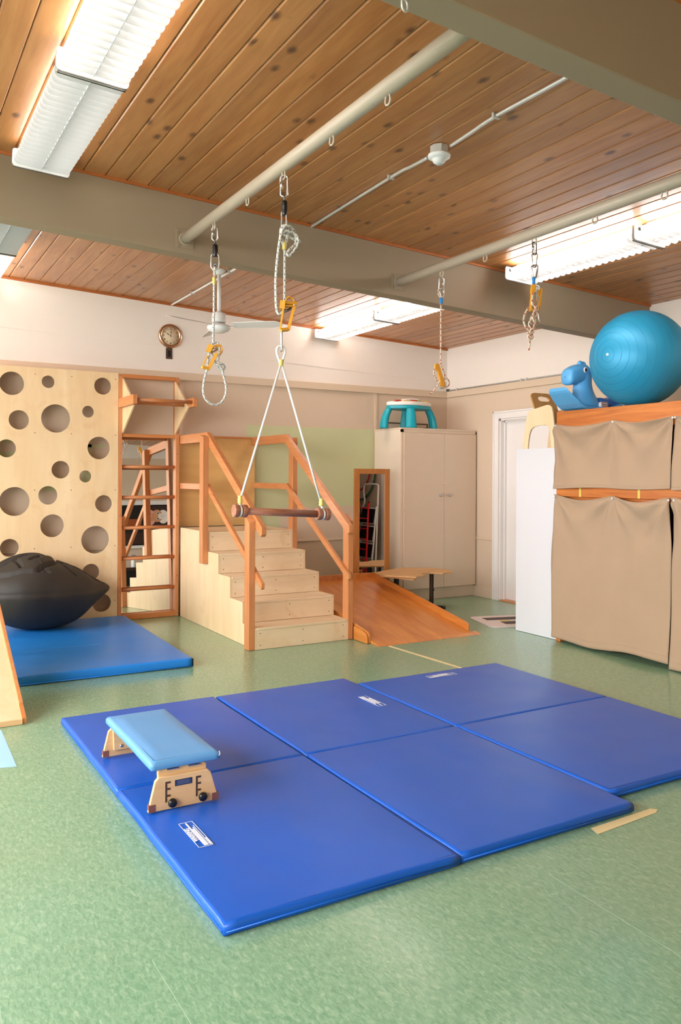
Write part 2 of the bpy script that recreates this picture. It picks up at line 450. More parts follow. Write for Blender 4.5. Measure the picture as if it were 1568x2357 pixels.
    def mesh(s, name, off):
        me = bpy.data.meshes.new(name)
        me.from_pydata([tuple(p - off) for p in s.v], [], s.f)
        me.polygons.foreach_set('use_smooth', s.sm)
        if any(u is not None for u in s.uv):
            ul = me.uv_layers.new(name='UVMap'); k = 0
            for fc, u in zip(s.f, s.uv):
                for i in range(len(fc)):
                    ul.data[k].uv = u[i] if u else (0, 0); k += 1
        me.update()
        return me
    def build(s, name, mat, parent=None, bevel=0.0, seg=2, subsurf=0, solid=0.0, kind=None, label=None, origin=None):
        if parent is not None: off = WL[parent]
        elif origin is not None: off = Vector(origin)
        else:
            xs = [p.x for p in s.v]; ys = [p.y for p in s.v]; zs = [p.z for p in s.v]
            off = Vector(((min(xs) + max(xs)) / 2, (min(ys) + max(ys)) / 2, min(zs)))
        me = s.mesh(name, off)
        me.materials.append(M[mat])
        o = bpy.data.objects.new(name, me); COL.objects.link(o)
        if parent is not None: o.parent = parent
        else: o.location = off
        WL[o] = off
        if solid:
            md = o.modifiers.new('thickness', 'SOLIDIFY'); md.thickness = solid; md.offset = 0
        if bevel > 0:
            md = o.modifiers.new('bevel', 'BEVEL'); md.width = bevel; md.segments = seg; md.limit_method = 'ANGLE'; md.angle_limit = 0.6
        if subsurf:
            md = o.modifiers.new('smooth', 'SUBSURF'); md.levels = subsurf; md.render_levels = subsurf
        if kind: o['kind'] = kind
        if label: o['label'] = label
        return o

def tag(o, label=None, cat=None, group=None, kind=None):
    if label: o['label'] = label
    if cat: o['category'] = cat
    if group: o['group'] = group
    if kind: o['kind'] = kind
    return o

def thing(name, label, cat, loc, group=None, rot=None, local=False):
    """Empty at the base of a thing; local=True when its parts are drawn round the origin."""
    o = bpy.data.objects.new(name, None); COL.objects.link(o)
    o.empty_display_size = 0.1
    o.location = loc
    if rot: o.rotation_euler = rot
    WL[o] = Vector((0, 0, 0)) if local else Vector(loc)
    return tag(o, label, cat, group)

def copy_tree(o, parent=None):
    c = o.copy(); COL.objects.link(c); c.parent = parent
    for ch in list(o.children): copy_tree(ch, c)
    return c

def smooth_path(pts, k=6):
    """Catmull-Rom curve through the points."""
    P = [Vector(p) for p in pts]; out = []
    for i in range(len(P) - 1):
        p0 = P[max(i - 1, 0)]; p1 = P[i]; p2 = P[i + 1]; p3 = P[min(i + 2, len(P) - 1)]
        for j in range(k):
            t = j / k
            out.append(0.5 * ((2 * p1) + (p2 - p0) * t + (2 * p0 - 5 * p1 + 4 * p2 - p3) * t * t + (3 * p1 - p0 - 3 * p2 + p3) * t ** 3))
    out.append(P[-1])
    return out

def oval(c, w, h, side=(1, 0, 0), up=(0, 0, 1), n=20, taper=0.0):
    """Closed stadium-like loop, w wide and h tall, round c."""
    c = Vector(c); sd = Vector(side).normalized(); up = Vector(up).normalized(); pts = []
    r = w / 2; st = max(h / 2 - r, 0)
    for k in range(n):
        a = 2 * math.pi * k / n
        x = math.cos(a) * r; z = math.sin(a) * r + (st if math.sin(a) >= 0 else -st)
        x *= 1 + taper * (z / (h / 2))
        pts.append(c + sd * x + up * z)
    return pts

def text(name, body, size, mat, parent, origin, right, up, depth=0.0006, align='CENTER', bold=False):
    """Flat lettering as a mesh lying in the plane of right and up."""
    cu = bpy.data.curves.new(name, 'FONT'); cu.body = body; cu.size = size
    cu.align_x = align; cu.align_y = 'CENTER'; cu.extrude = depth
    if bold: cu.offset = size * 0.03
    tmp = bpy.data.objects.new('tmp', cu); COL.objects.link(tmp)
    bpy.context.view_layer.update()
    me = bpy.data.meshes.new_from_object(tmp.evaluated_get(bpy.context.evaluated_depsgraph_get()))
    bpy.data.objects.remove(tmp); bpy.data.curves.remove(cu)
    r = Vector(right).normalized(); u = Vector(up).normalized(); n = r.cross(u)
    off = Vector(origin) - WL[parent]
    me.transform(Matrix(((r.x, u.x, n.x, off.x), (r.y, u.y, n.y, off.y), (r.z, u.z, n.z, off.z), (0, 0, 0, 1))))
    me.materials.clear(); me.materials.append(M[mat]); me.name = name
    o = bpy.data.objects.new(name, me); COL.objects.link(o); o.parent = parent; WL[o] = WL[parent]
    return o

def struct(o): o['kind'] = 'structure'; return o

# ------------------------------------------------------------------ the room
struct(MB().box(XL - .2, XR + .3, YR - .2, YB + .2, -.12, 0).build('floor', 'linoleum', origin=(0, 0, 0)))

fl = bpy.data.objects['floor']
for (xa, ya), (xb, yb2) in (((.30, 2.30), (.20, 1.10)), ((.70, 2.25), (.72, .9)), ((2.05, 2.05), (2.02, 1.2))):
    MB().bar((xa, ya, -.0004), (xb, yb2, -.0004), .0016, .0012).build('sheet_joint', 'seam_green', fl)
# back wall: beige dado, ledge, white above
T = 0.15
w = struct(MB().box(XL - T, XR + T, YB, YB + T, 0, LEDGE0).build('wall_back', 'wall_beige', origin=(0, YB, 0)))
MB().add([(XL - T, YB, LEDGE0), (XR + T, YB, LEDGE0), (XR + T, YB + T, LEDGE0), (XL - T, YB + T, LEDGE0),
          (XL - T, YB, cz(XL - T, .04)), (XR + T, YB, cz(XR + T, .04)), (XR + T, YB + T, cz(XR + T, .04)), (XL - T, YB + T, cz(XL - T, .04))],
         [(0, 3, 2, 1), (4, 5, 6, 7), (0, 1, 5, 4), (2, 3, 7, 6), (0, 4, 7, 3), (1, 2, 6, 5)]).build('upper_wall', 'wall_white', w)
# tilted batten across the white part
MB().prism([(XL, YB - .004, 2.898), (XR, YB - .004, 2.573), (XR, YB - .004, 2.541), (XL, YB - .004, 2.864)], (0, .006, 0)).build('wall_batten', 'wall_white', w)
MB().box(5.058, 5.09, YB - .012, YB, 0, 2.36).build('panel_joint', 'trim_beige', w)
MB().box(3.62, 3.624, YB - .0015, YB, .69, LEDGE0).build('panel_seam', 'trim_beige', w)
# bare electrical door above the cabinet
fm = MB()
for a, b, c, d in ((5.14, 5.82, 2.015, 2.028), (5.14, 5.153, 1.80, 2.028), (5.807, 5.82, 1.80, 2.028)): fm.box(a, b, YB - .008, YB, c, d)
fm.build('access_hatch', 'brown_plate', w)
# green painted patches
G = YB - .0012
gp = [at_y(567, 978, G), at_y(650, 981, G), at_y(760, 985, G), at_y(861, 989.5, G), at_y(862, 1157, G), at_y(815, 1164, G), at_y(740, 1168, G), at_y(680, 1166, G), at_y(645, 1170, G), at_y(645, 1232, G), at_y(567, 1234, G)]
MB().prism(gp, (0, .0014, 0)).build('paint_patch', 'paint_green', w, label='pale green painted rectangle on the beige wall')
for a, b, c, d in ((.94, 1.16, 1.53, 1.60), (1.02, 1.12, 1.68, 1.72), (1.77, 1.96, 1.655, 1.685), (1.77, 1.83, 1.52, 1.685), (1.74, 1.82, 1.30, 1.42), (1.40, 1.54, 1.23, 1.32)):
    MB().box(a, b, YB - .002, YB, c, d).build('paint_patch', 'paint_green', w)
struct(MB().box(XL, XR, YB - .028, YB, LEDGE0, LEDGE1).build('trim_1', 'trim_beige', bevel=.004))
struct(MB().box(XL, XR, YB - .014, YB, .665, .69).build('trim_2', 'trim_beige', bevel=.006))
struct(MB().box(XL, XR, YB - .014, YB, 0, .12).build('baseboard_back', 'wall_beige', bevel=.004))

# right wall with a wide doorway
D0, D1, DH = 5.42, 6.91, 2.045
w = struct(MB().box(XR, XR + T, D1, YB, 0, LEDGE0).box(XR, XR + T, YR, D0, 0, LEDGE0).box(XR, XR + T, D0, D1, DH, LEDGE0).build('wall_right', 'wall_beige', origin=(XR, 0, 0)))
MB().add([(XR, YR, LEDGE0), (XR + T, YR, LEDGE0), (XR + T, YB, LEDGE0), (XR, YB, LEDGE0),
          (XR, YR, cz(XR, .04)), (XR + T, YR, cz(XR, .04)), (XR + T, YB, cz(XR, .04)), (XR, YB, cz(XR, .04))],
         [(0, 3, 2, 1), (4, 5, 6, 7), (0, 1, 5, 4), (2, 3, 7, 6), (0, 4, 7, 3), (1, 2, 6, 5)]).build('upper_wall', 'wall_white', w)
MB().box(XR - .003, XR, YR, YB, 2.925, 2.929).build('panel_seam', 'wall_white', w)
struct(MB().box(XR - .028, XR, YR, YB - .028, LEDGE0, LEDGE1).build('trim_3', 'trim_beige', bevel=.004))
struct(MB().box(XR - .014, XR, D1 + .1, YB - .014, .665, .69).build('trim_4', 'trim_beige', bevel=.006))
struct(MB().box(XR - .014, XR, D1 + .1, YB - .014, 0, .12).build('baseboard_right', 'wall_beige', bevel=.004))
d = struct(MB().box(XR + .08, XR + .12, (D0 + D1) / 2 + .002, D1 - .02, .012, DH - .02).box(XR + .08, XR + .12, D0 + .02, (D0 + D1) / 2 - .002, .012, DH - .02).build('door_1', 'white_paint', bevel=.003))
c0 = .085
MB().box(XR - .02, XR, D1, D1 + c0, 0, DH + c0).box(XR - .02, XR, D0 - c0 - .03, D0, 0, DH + c0).box(XR - .02, XR, D0, D1, DH, DH + c0).build('casing', 'white_paint', d, bevel=.004)
MB().box(XR - .03, XR, D1 + c0 - .022, D1 + c0, 0, DH + c0).box(XR - .03, XR, D0 - c0 - .03, D1 + c0, DH + c0 - .022, DH + c0).build('casing_moulding', 'white_paint', d, bevel=.004)
MB().box(XR, XR + T, D1 - .02, D1, 0, DH).box(XR, XR + T, D0, D0 + .02, 0, DH).box(XR, XR + T, D0, D1, DH - .02, DH).build('jamb', 'white_paint', d)
MB().box(XR + .05, XR + .08, D1 - .035, D1 - .02, 0, DH - .02).box(XR + .05, XR + .08, D0, D1, DH - .035, DH - .02).build('door_stop', 'white_paint', d)
MB().box(XR - .01, XR + T, D0 + .02, D1 - .02, 0, .012).build('threshold', 'fir_y', d)
# grey conduit lying on the right ledge
o = thing('wall_conduit', 'thin grey conduit clipped along the ledge of the white right wall', 'conduit', (XR - .012, 6.3, LEDGE1))
MB().cyl((XR - .012, YB - .03, LEDGE1 + .012), (XR - .012, 3.6, LEDGE1 + .012), .009, 10).build('pipe', 'galvanised', o)
for yy in (7.86 - .2, 6.55, 6.47, 5.6): MB().box(XR - .024, XR, yy - .012, yy + .012, LEDGE1, LEDGE1 + .027).build('clip', 'galvanised', o)
MB().box(XR - .035, XR, YB - .06, YB - .028, LEDGE1, LEDGE1 + .03).build('elbow', 'dark_steel', o)

# left wall with three wide windows (behind the frame's left edge, daylight comes in here)
WZ0, WZ1 = 0.85, 2.95
wins = ((-1.2, 1.4), (1.8, 4.4), (4.8, 7.4))
m = MB()
edges = [YR] + [v for p in wins for v in p] + [YB]
for k in range(0, len(edges), 2): m.box(XL - T, XL, edges[k], edges[k + 1], 0, cz(XL, .04))
for a, b in wins: m.box(XL - T, XL, a, b, 0, WZ0).box(XL - T, XL, a, b, WZ1, cz(XL, .04))
struct(m.build('wall_left', 'wall_white', origin=(XL, 0, 0)))
for k, (a, b) in enumerate(wins):
    fr = MB()
    for y in (a, a + (b - a) / 3, a + 2 * (b - a) / 3, b): fr.box(XL - .12, XL - .06, y - .03, y + .03, WZ0, WZ1)
    for z in (WZ0, WZ1): fr.box(XL - .12, XL - .06, a, b, z - .03, z + .03)
    o = struct(fr.build('window_%d' % (k + 1), 'white_paint'))
    MB().box(XL - .092, XL - .088, a, b, WZ0, WZ1).build('window_pane', 'window_pane', o)
    MB().box(XL - .06, XL + .06, a - .05, b + .05, WZ0 - .06, WZ0 - .03).build('window_sill', 'white_paint', o)
    ld = bpy.data.lights.new('window_portal', 'AREA'); ld.shape = 'RECTANGLE'; ld.size = WZ1 - WZ0; ld.size_y = b - a
    ld.cycles.is_portal = True
    lo = bpy.data.objects.new('window_portal', ld); COL.objects.link(lo); lo.location = (XL - .16, (a + b) / 2, (WZ0 + WZ1) / 2)
    lo.rotation_euler = (0, -math.pi / 2, 0)
struct(MB().box(-30, XL - .5, -25, 30, -.7, -.6).build('ground', 'ground_grey'))

# rear wall (seen only in the tall mirror)
w = struct(MB().box(XL - T, XR + T, YR - T, YR, 0, 2.72).build('wall_rear', 'wall_beige', origin=(0, YR, 0)))
MB().add([(XL - T, YR - T, 2.72), (XR + T, YR - T, 2.72), (XR + T, YR, 2.72), (XL - T, YR, 2.72),
          (XL - T, YR - T, cz(XL, .05)), (XR + T, YR - T, cz(XR, .05)), (XR + T, YR, cz(XR, .05)), (XL - T, YR, cz(XL, .05))],
         [(0, 3, 2, 1), (4, 5, 6, 7), (0, 1, 5, 4), (2, 3, 7, 6), (0, 4, 7, 3), (1, 2, 6, 5)]).build('upper_wall', 'wall_white', w)

# ceiling deck, planks in two bays, beams
clg = struct(MB().slope_box(XL - T, XR + T, YR - T, YB + T, .035, .12).build('ceiling', 'cedar', origin=(0, 0, CZ)))
PW = 0.13
def plank_mesh(y0, y1):
    a, b, c = PW / 2 - .001, .02, .007
    sec = [(-a, 0, b), (a, 0, b), (a, 0, c), (a - c, 0, 0), (-a + c, 0, 0), (-a, 0, c)]
    m = MB().prism([Vector((x, y0, z)) for x, _, z in sec], (0, y1 - y0, 0))
    me = m.mesh('plank', Vector((0, 0, 0))); me.materials.append(M['cedar'])
    return me
for y0, y1 in ((BEAMS[0][1] - .03, YB), (BEAMS[1][1] - .03, BEAMS[0][0] + .03), (YR, BEAMS[1][0] + .03)):
    me = plank_mesh(y0, y1)
    x = 1.083 + PW / 2 - PW * 17
    while x < XR + .05:
        if x > XL - .05:
            o = bpy.data.objects.new('plank', me); COL.objects.link(o); o.parent = clg
            o.location = Vector((x, 0, cz(x))) - Vector((0, 0, CZ)); o.rotation_euler = (0, CANG, 0)
        x += PW * math.cos(CANG)
for k, ((y0, y1), lb) in enumerate(zip(BEAMS, ('long painted beam crossing the far part of the ceiling', 'painted beam close overhead at the upper right corner'))):
    b = struct(MB().slope_box(XL, XR, y0, y1, -BEAM_D, .03).build('trim_%d' % (5 + k), 'beam_paint', bevel=.005))
    b['label'] = lb
    MB().slope_box(XL, XR, y0 - .012, y0, -.016, 0).build('cove_strip', 'cedar_trim', b)
    MB().slope_box(XL, XR, y1, y1 + .012, -.016, 0).build('cove_strip', 'cedar_trim', b)
struct(MB().slope_box(XL, XR, YB - .014, YB, -.02, 0).build('trim_7', 'cedar_trim'))
# eye bolt under the near beam
e = at_y(932, 12, 1.96)
o = thing('eye_bolt', 'small steel eye bolt screwed under the near beam', 'eye bolt', (e.x, e.y, e.z + .04))
MB().tube(oval(e, .028, .036, side=(.95, .3, 0), n=16), .0035, 8, closed=True).build('ring', 'galvanised', o)
MB().cyl((e.x, e.y, e.z + .016), (e.x, e.y, cz(e.x, -BEAM_D)), .004, 8).build('shank', 'galvanised', o)

# ------------------------------------------------------------------ lamps on the ceiling
FW, FD = 0.30, 0.108
def make_fixture():
    """Two-tube fluorescent fitting with translucent cross blades; origin at the ceiling, centre of its length."""
    t = thing('fluorescent_light', 'louvred fluorescent ceiling light', 'ceiling light', (0, 0, 0), local=True)
    L = 1.20
    MB().box(-.055, .055, -L / 2 + .01, L / 2 - .01, -.04, -.001).build('housing', 'white_metal', t, bevel=.004)
    for sx in (-1, 1):
        MB().cyl((sx * .108, -L / 2 + .025, -.050), (sx * .108, L / 2 - .025, -.050), .0145, 12).build('tube', 'tube_on', t)
    MB().box(-.0015, .0015, -L / 2 + .02, L / 2 - .02, -.120, -.070).build('spine', 'louver_plastic', t)
    def outline(half, z0, z1, r, y):
        pts = []
        for cx_, a0 in ((half - r, -90), (half - r * .6, 0), (-half + r * .6, 90), (-half + r, 180)):
            rr = r if a0 in (-90, 180) else r * .6
            zc = z0 + rr if a0 in (-90, 180) else z1 - rr
            for j in range(5):
                a = math.radians(a0 + 90 * j / 4)
                pts.append((cx_ + rr * math.cos(a), y, zc + rr * math.sin(a)))
        return pts
    for sy in (-1, 1):
        ep = MB().prism(outline(FW / 2 + .004, -.127, -.026, .024, sy * (L / 2) - (.003 if sy > 0 else 0)), (0, .003, 0)).build('end_plate', 'white_metal', t)
        MB().box(-.145, .145, sy * (L / 2 - .002) - .001, sy * (L / 2 - .002) + .001, -.131, -.124).build('end_lip', 'dark_steel', ep)
        for sx in (-1, 1):
            MB().cyl((sx * .13, sy * (L / 2 + .0005), -.104), (sx * .13, sy * (L / 2 + .0035), -.104), .0035, 8).build('screw', 'black', ep)
            MB().cyl((sx * .108, sy * (L / 2 - .024), -.050), (sx * .108, sy * (L / 2 - .003), -.050), .012, 10).build('lamp_holder', 'black_plastic', t)
    # blades: upright fins with finger-shaped ends
    half, bot, top = FW / 2, -.124, -.070
    rb = (top - bot) / 2; rows = 4
    bm = MB(); vs = []; fs = []
    xs = [-half + rb * (1 - math.cos(math.pi * k / 12)) for k in range(7)]
    xs = xs + [-half + rb + (FW - 2 * rb) * k / 8 for k in range(1, 8)] + [-x for x in reversed(xs)]
    for x in xs:
        e_ = max(0, abs(x) - (half - rb)) / rb
        hh = rb * math.sqrt(max(0.0004, 1 - e_ * e_))
        for j in range(rows + 1):
            f = j / rows; z = (top + bot) / 2 - hh + 2 * hh * f
            vs.append((x, .016 * max(0.0, 1 - (z - bot) / (top - bot)) ** 1.4 - .008, z))
    for i in range(len(xs) - 1):
        for j in range(rows):
            a = i * (rows + 1) + j; b = a + rows + 1
            fs.append((a, b, b + 1, a + 1))
    bm.add(vs, fs, True)
    me = bm.mesh('blade', Vector((0, 0, 0))); me.materials.append(M['louver_plastic'])
    n = 20
    for k in range(n):
        o = bpy.data.objects.new('louver_blade', me); COL.objects.link(o); o.parent = t
        o.location = (0, -L / 2 + .045 + (L - .09) * k / (n - 1), 0)
        WL[o] = Vector((0, 0, 0))
    return t

fixtures = (
    (0.82, 4.125, 'tube_dim', 'dimly lit louvred fluorescent light at left touching the long beam'),
    (0.82, 2.91, 'tube_soft', 'lit louvred fluorescent light cut off by the top left corner'),
    (4.39, 4.125, 'tube_on', 'lit louvred fluorescent light at right directly beyond the grey hanging pipe'),
    (4.39, 2.91, 'tube_on', 'lit louvred fluorescent light at the right picture edge above the exercise ball'),
    (0.82, 7.215, 'tube_on', 'lit louvred fluorescent light at the left edge by the back wall'),
    (0.82, 6.0, 'tube_off', 'dark louvred fluorescent light at the left edge just past the beam'),
    (4.39, 7.215, 'tube_on', 'lit louvred fluorescent light reaching the back wall above the toy table'),
    (4.39, 6.0, 'tube_on', 'lit louvred fluorescent light behind the beam, half hidden by it'),
)
proto = make_fixture()
fit = [proto] + [copy_tree(proto) for _ in fixtures[1:]]
for o, (x, y, on, lb) in zip(fit, fixtures):
    o.location = (x, y, cz(x)); o.rotation_euler = (0, CANG, 0)
    tag(o, lb, 'ceiling light', 'fluorescent ceiling lights')
    if on != 'tube_on':
        for ch in o.children:
            if ch.name.startswith('tube'):
                ch.data = ch.data.copy(); ch.data.materials[0] = M[on]

# ------------------------------------------------------------------ suspension pipes with eye bolts
def pipe(x, z, ys, lb, elab):
    y0, y1 = BEAMS[1][1], BEAMS[0][0]
    t = thing('suspension_pipe', lb, 'pipe', (x, y1, z))
    MB().cyl((x, y0, z), (x, y1 - .003, z), .033, 28).build('tube', 'pipe_paint', t)
    for yy, s_ in ((y0, 1), (y1, -1)):
        f = MB().box(x - .06, x + .06, min(yy, yy + s_ * .006), max(yy, yy + s_ * .006), z - .06, z + .06).build('flange', 'beam_paint', t, bevel=.002)
        for a in (-1, 1):
            for b in (-1, 1):
                MB().cyl((x + a * .045, yy + s_ * .006, z + b * .045), (x + a * .045, yy + s_ * .013, z + b * .045), .008, 6).build('bolt', 'beam_paint', f)
        MB().tube([(x + .036 * math.cos(a * math.pi / 10), yy + s_ * .008, z + .036 * math.sin(a * math.pi / 10)) for a in range(20)], .004, 6, closed=True).build('weld', 'pipe_paint', f)
    for y in ys:
        pts = [(x, y - .012, z - .028), (x, y - .016, z - .046)] + [(x, y - .017 * math.cos(math.pi * a / 8), z - .052 - .017 * math.sin(math.pi * a / 8)) for a in range(9)] + [(x, y + .016, z - .046), (x, y + .012, z - .028)]
        MB().tube(smooth_path(pts, 3), .0042, 8).build('eye_bolt', 'pipe_paint', t)
    return t
pipe(1.71, 2.884, (2.577, 3.012, 3.481, 3.909, 4.388), 'cream painted overhead pipe carrying the trapeze swing', '')
pipe(3.345, 2.818, (4.369, 3.922, 3.487, 3.03, 2.593), 'painted overhead pipe at right carrying the red-flecked ropes', '')

# ------------------------------------------------------------------ conduit with occupancy sensor
def conduit(name, lb, pts, clips, r=.009):
    t = thing(name, lb, 'conduit', pts[0])
    MB().tube(pts, r, 10).build('pipe', 'galvanised', t)
    for p in clips: MB().box(p[0] - .022, p[0] + .022, p[1] - .007, p[1] + .007, p[2] - .012, p[2] + .012).build('clip', 'galvanised', t, bevel=.002)
    return t
cx0 = at_ceil(1016, 346, -.03)
def cp(y, x=2.63): return Vector((x, y, cz(x, -.012)))
a1 = at_ceil(720, 520, -.012); b1 = at_ceil(900, 408, -.012); c1 = at_ceil(985, 363, -.03)
a2 = at_ceil(1290, 186, -.012); b2 = at_ceil(1142, 267, -.012); c2 = at_ceil(1038, 336, -.03)
conduit('ceiling_conduit', 'galvanised conduit running from the sensor to the long beam', smooth_path([(a1.x, BEAMS[0][0] - .001, a1.z), a1, b1, b1.lerp(c1, .55), c1], 5), [b1])
conduit('ceiling_conduit', 'galvanised conduit running from the sensor to the near beam', smooth_path([c2, c2.lerp(b2, .45), b2, a2, (a2.x, BEAMS[1][1] + .001, a2.z)], 5), [b2])
s0 = c1.lerp(c2, .5); sx, sy = s0.x, s0.y; zc = cz(sx)
t = thing('occupancy_sensor', 'round white sensor on a steel box in the middle of the plank ceiling', 'sensor', (sx, sy, zc))
MB().prism([(sx + .048 * math.cos(math.pi * k / 4 + .39), sy + .048 * math.sin(math.pi * k / 4 + .39), zc - .045) for k in range(8)], (0, 0, .043)).build('junction_box', 'galvanised', t)
MB().lathe((sx, sy, zc), [(0, -.044), (.058, -.044), (.060, -.05), (.058, -.060), (.045, -.066), (.040, -.068), (.036, -.074), (.030, -.086), (.018, -.094), (0, -.096)], 36).build('dome', 'white_metal', t)
MB().lathe((sx, sy, zc), [(.0, -.0985), (.014, -.0975), (.017, -.094), (.017, -.092)], 24).build('lens', 'louver_plastic', t)
p0 = at_ceil(400, 699, -.012); p1 = at_ceil(545, 617, -.012); p1b = at_ceil(444, 674, -.012); p1c = at_ceil(530, 625, -.012)
t = conduit('ceiling_conduit', 'white painted conduit on the planks behind the ceiling fan', [Vector((p0.x, YB - .002, cz(p0.x, -.012))), p0, p1, Vector((p1.x, BEAMS[0][1] + .002, cz(p1.x, -.012)))], [p1b, p1c])
for ch in t.children:
    if ch.name.startswith('pipe'): ch.data.materials[0] = M['white_metal']

# ------------------------------------------------------------------ ceiling fan
fx_, fy_ = 2.529, 6.37
t = thing('ceiling_fan', 'white three-bladed ceiling fan hanging behind the looped rope', 'fan', (fx_, fy_, cz(fx_)))
MB().lathe((fx_, fy_, 0), [(.0, 3.126), (.058, 3.126), (.055, 3.116), (.03, 3.092), (.022, 3.085), (0, 3.085)], 28).build('canopy', 'white_metal', t)
MB().cyl((fx_, fy_, 3.09), (fx_, fy_, 2.765), .0155, 16).build('downrod', 'white_metal', t)
MB().lathe((fx_, fy_, 0), [(0, 2.775), (.022, 2.775), (.024, 2.765), (.045, 2.762), (.058, 2.755), (.060, 2.70), (.060, 2.678), (.05, 2.676), (0, 2.676)], 28).build('coupling_cover', 'white_metal', t)
MB().lathe((fx_, fy_, 0), [(0, 2.668), (.06, 2.668), (.088, 2.656), (.098, 2.645), (.098, 2.630), (.085, 2.612), (.05, 2.596), (0, 2.590)], 36).build('motor', 'white_metal', t)
MB().tube([(fx_ + .066 * math.cos(k * math.pi / 12), fy_ + .066 * math.sin(k * math.pi / 12), 2.667) for k in range(24)], .004, 6, closed=True).build('chrome_ring', 'steel', t)
for a in (-40, 80, 200):
    ca, sa = math.cos(math.radians(a)), math.sin(math.radians(a))
    def loc(u, v, w_): return Vector((fx_ + ca * u - sa * v, fy_ + sa * u + ca * v, 2.652 + w_))
    arm = MB().bar(loc(.085, 0, 0), loc(.14, 0, 0), .03, .006).build('blade_arm', 'white_metal', t)
    out = [(.13, -.045), (.40, -.052), (.50, -.048), (.545, -.02), (.555, .01), (.53, .04), (.46, .052), (.13, .045)]
    MB().prism([loc(u, v, -v * .30) for u, v in out], (0, 0, .004)).build('blade', 'white_metal', t)

# ------------------------------------------------------------------ wall clock and control plate
k0 = at_y(391.5, 774, YB)
t = thing('wall_clock', 'round copper-rimmed clock on the white upper wall', 'clock', (k0.x, YB, k0.z))
R0 = .122
MB().lathe((k0.x, YB, k0.z), [(0, 0), (R0, 0), (R0, .012), (R0 * .97, .024), (R0 * .86, .030), (R0 * .76, .026), (R0 * .73, .018)], 48, (0, -1, 0)).build('rim', 'bronze', t)
MB().lathe((k0.x, YB, k0.z), [(0, .017), (R0 * .74, .017), (R0 * .74, .012)], 48, (0, -1, 0)).build('dial', 'clock_face', t)
for h in range(1, 13):
    a = math.radians(90 - 30 * h)
    text('numeral', str(h), .026, 'dark_ink', t, (k0.x + R0 * .60 * math.cos(a), YB - .0185, k0.z + R0 * .60 * math.sin(a)), (1, 0, 0), (0, 0, 1))
def hand(name, ang, ln, wd):
    a = math.radians(90 - ang); d_ = Vector((math.cos(a), 0, math.sin(a))); c_ = Vector((k0.x, YB - .021, k0.z))
    s_ = Vector((-d_.z, 0, d_.x))
    MB().prism([c_ - d_ * .008 + s_ * wd * .5, c_ - d_ * .008 - s_ * wd * .5, c_ + d_ * ln * .45 - s_ * wd * .3, c_ + d_ * ln * .65 - s_ * wd, c_ + d_ * ln, c_ + d_ * ln * .65 + s_ * wd, c_ + d_ * ln * .45 + s_ * wd * .3], (0, -.001, 0)).build(name, 'dark_ink', t)
hand('hour_hand', 301, .054, .005); hand('minute_hand', 6, .058, .0035); hand('second_hand', 102, .07, .0008)
k1 = at_y(389, 814, YB)
t = thing('control_plate', 'small brown control plate directly below the wall clock', 'wall plate', (k1.x, YB, k1.z))
MB().box(k1.x - .033, k1.x + .033, YB - .008, YB, k1.z - .055, k1.z + .055).build('plate', 'brown_plate', t, bevel=.002)
MB().box(k1.x - .017, k1.x + .017, YB - .014, YB - .008, k1.z - .033, k1.z + .03).build('rocker', 'black', t, bevel=.003)
for dz in (-.045, .047): MB().cyl((k1.x, YB - .008, k1.z + dz), (k1.x, YB - .0105, k1.z + dz), .004, 8).build('screw', 'steel', t)

# ------------------------------------------------------------------ climbing wall with round holes
CW = 7.67
def holed_sheet(x0, x1, z0, z1, holes, y, th, n=28):
    """Plywood sheet with round holes: quads between each hole and its own cell, cells tile the sheet."""
    import bmesh
    bm = bmesh.new()
    def ringverts(cx_, cz_, r): return [bm.verts.new((cx_ + r * math.cos(2 * math.pi * k / n), y, cz_ + r * math.sin(2 * math.pi * k / n))) for k in range(n)]
    outer = [bm.verts.new(p) for p in ((x0, y, z0), (x1, y, z0), (x1, y, z1), (x0, y, z1))]
    edges = [bm.edges.new((outer[k], outer[(k + 1) % 4])) for k in range(4)]
    for cx_, cz_, r in holes:
        rv = ringverts(cx_, cz_, r)
        edges += [bm.edges.new((rv[k], rv[(k + 1) % n])) for k in range(n)]
    bmesh.ops.triangle_fill(bm, use_beauty=True, use_dissolve=False, edges=edges)
    kill = []
    for f in bm.faces:
        c = f.calc_center_median()
        if any((c.x - a) ** 2 + (c.z - b) ** 2 < (r * .985) ** 2 for a, b, r in holes): kill.append(f)
    bmesh.ops.delete(bm, geom=kill, context='FACES_ONLY')
    for f in bm.faces:
        f.normal_update()
        if f.normal.y > 0: f.normal_flip()
    front = list(bm.faces)
    bnd = [e for e in bm.edges if len(e.link_faces) == 1]
    r_ = bmesh.ops.extrude_face_region(bm, geom=front)
    vs = [g for g in r_['geom'] if isinstance(g, bmesh.types.BMVert)]
    bmesh.ops.translate(bm, verts=vs, vec=(0, th, 0))
    bmesh.ops.recalc_face_normals(bm, faces=bm.faces)
    m = MB(); bm.verts.ensure_lookup_table()
    idx = {v: i for i, v in enumerate(bm.verts)}
    m.add([v.co.copy() for v in bm.verts], [[idx[v] for v in f.verts] for f in bm.faces])
    bm.free()
    return m
H1 = [(1.083, 2.205, .105), (1.393, 2.238, .057), (1.885, 2.228, .08), (1.144, 1.881, .087), (1.462, 1.906, .13), (1.751, 1.981, .055), (1.042, 1.623, .08), (1.852, 1.644, .106),
      (1.506, 1.437, .081), (1.729, 1.376, .056), (1.111, 1.149, .130), (1.396, 1.202, .085), (1.898, 1.12, .08), (1.435, .923, .105), (1.823, .782, .130), (1.07, .736, .08), (1.381, .575, .08), (1.782, .478, .08), (1.885, .183, .085), (1.16, .35, .08)]
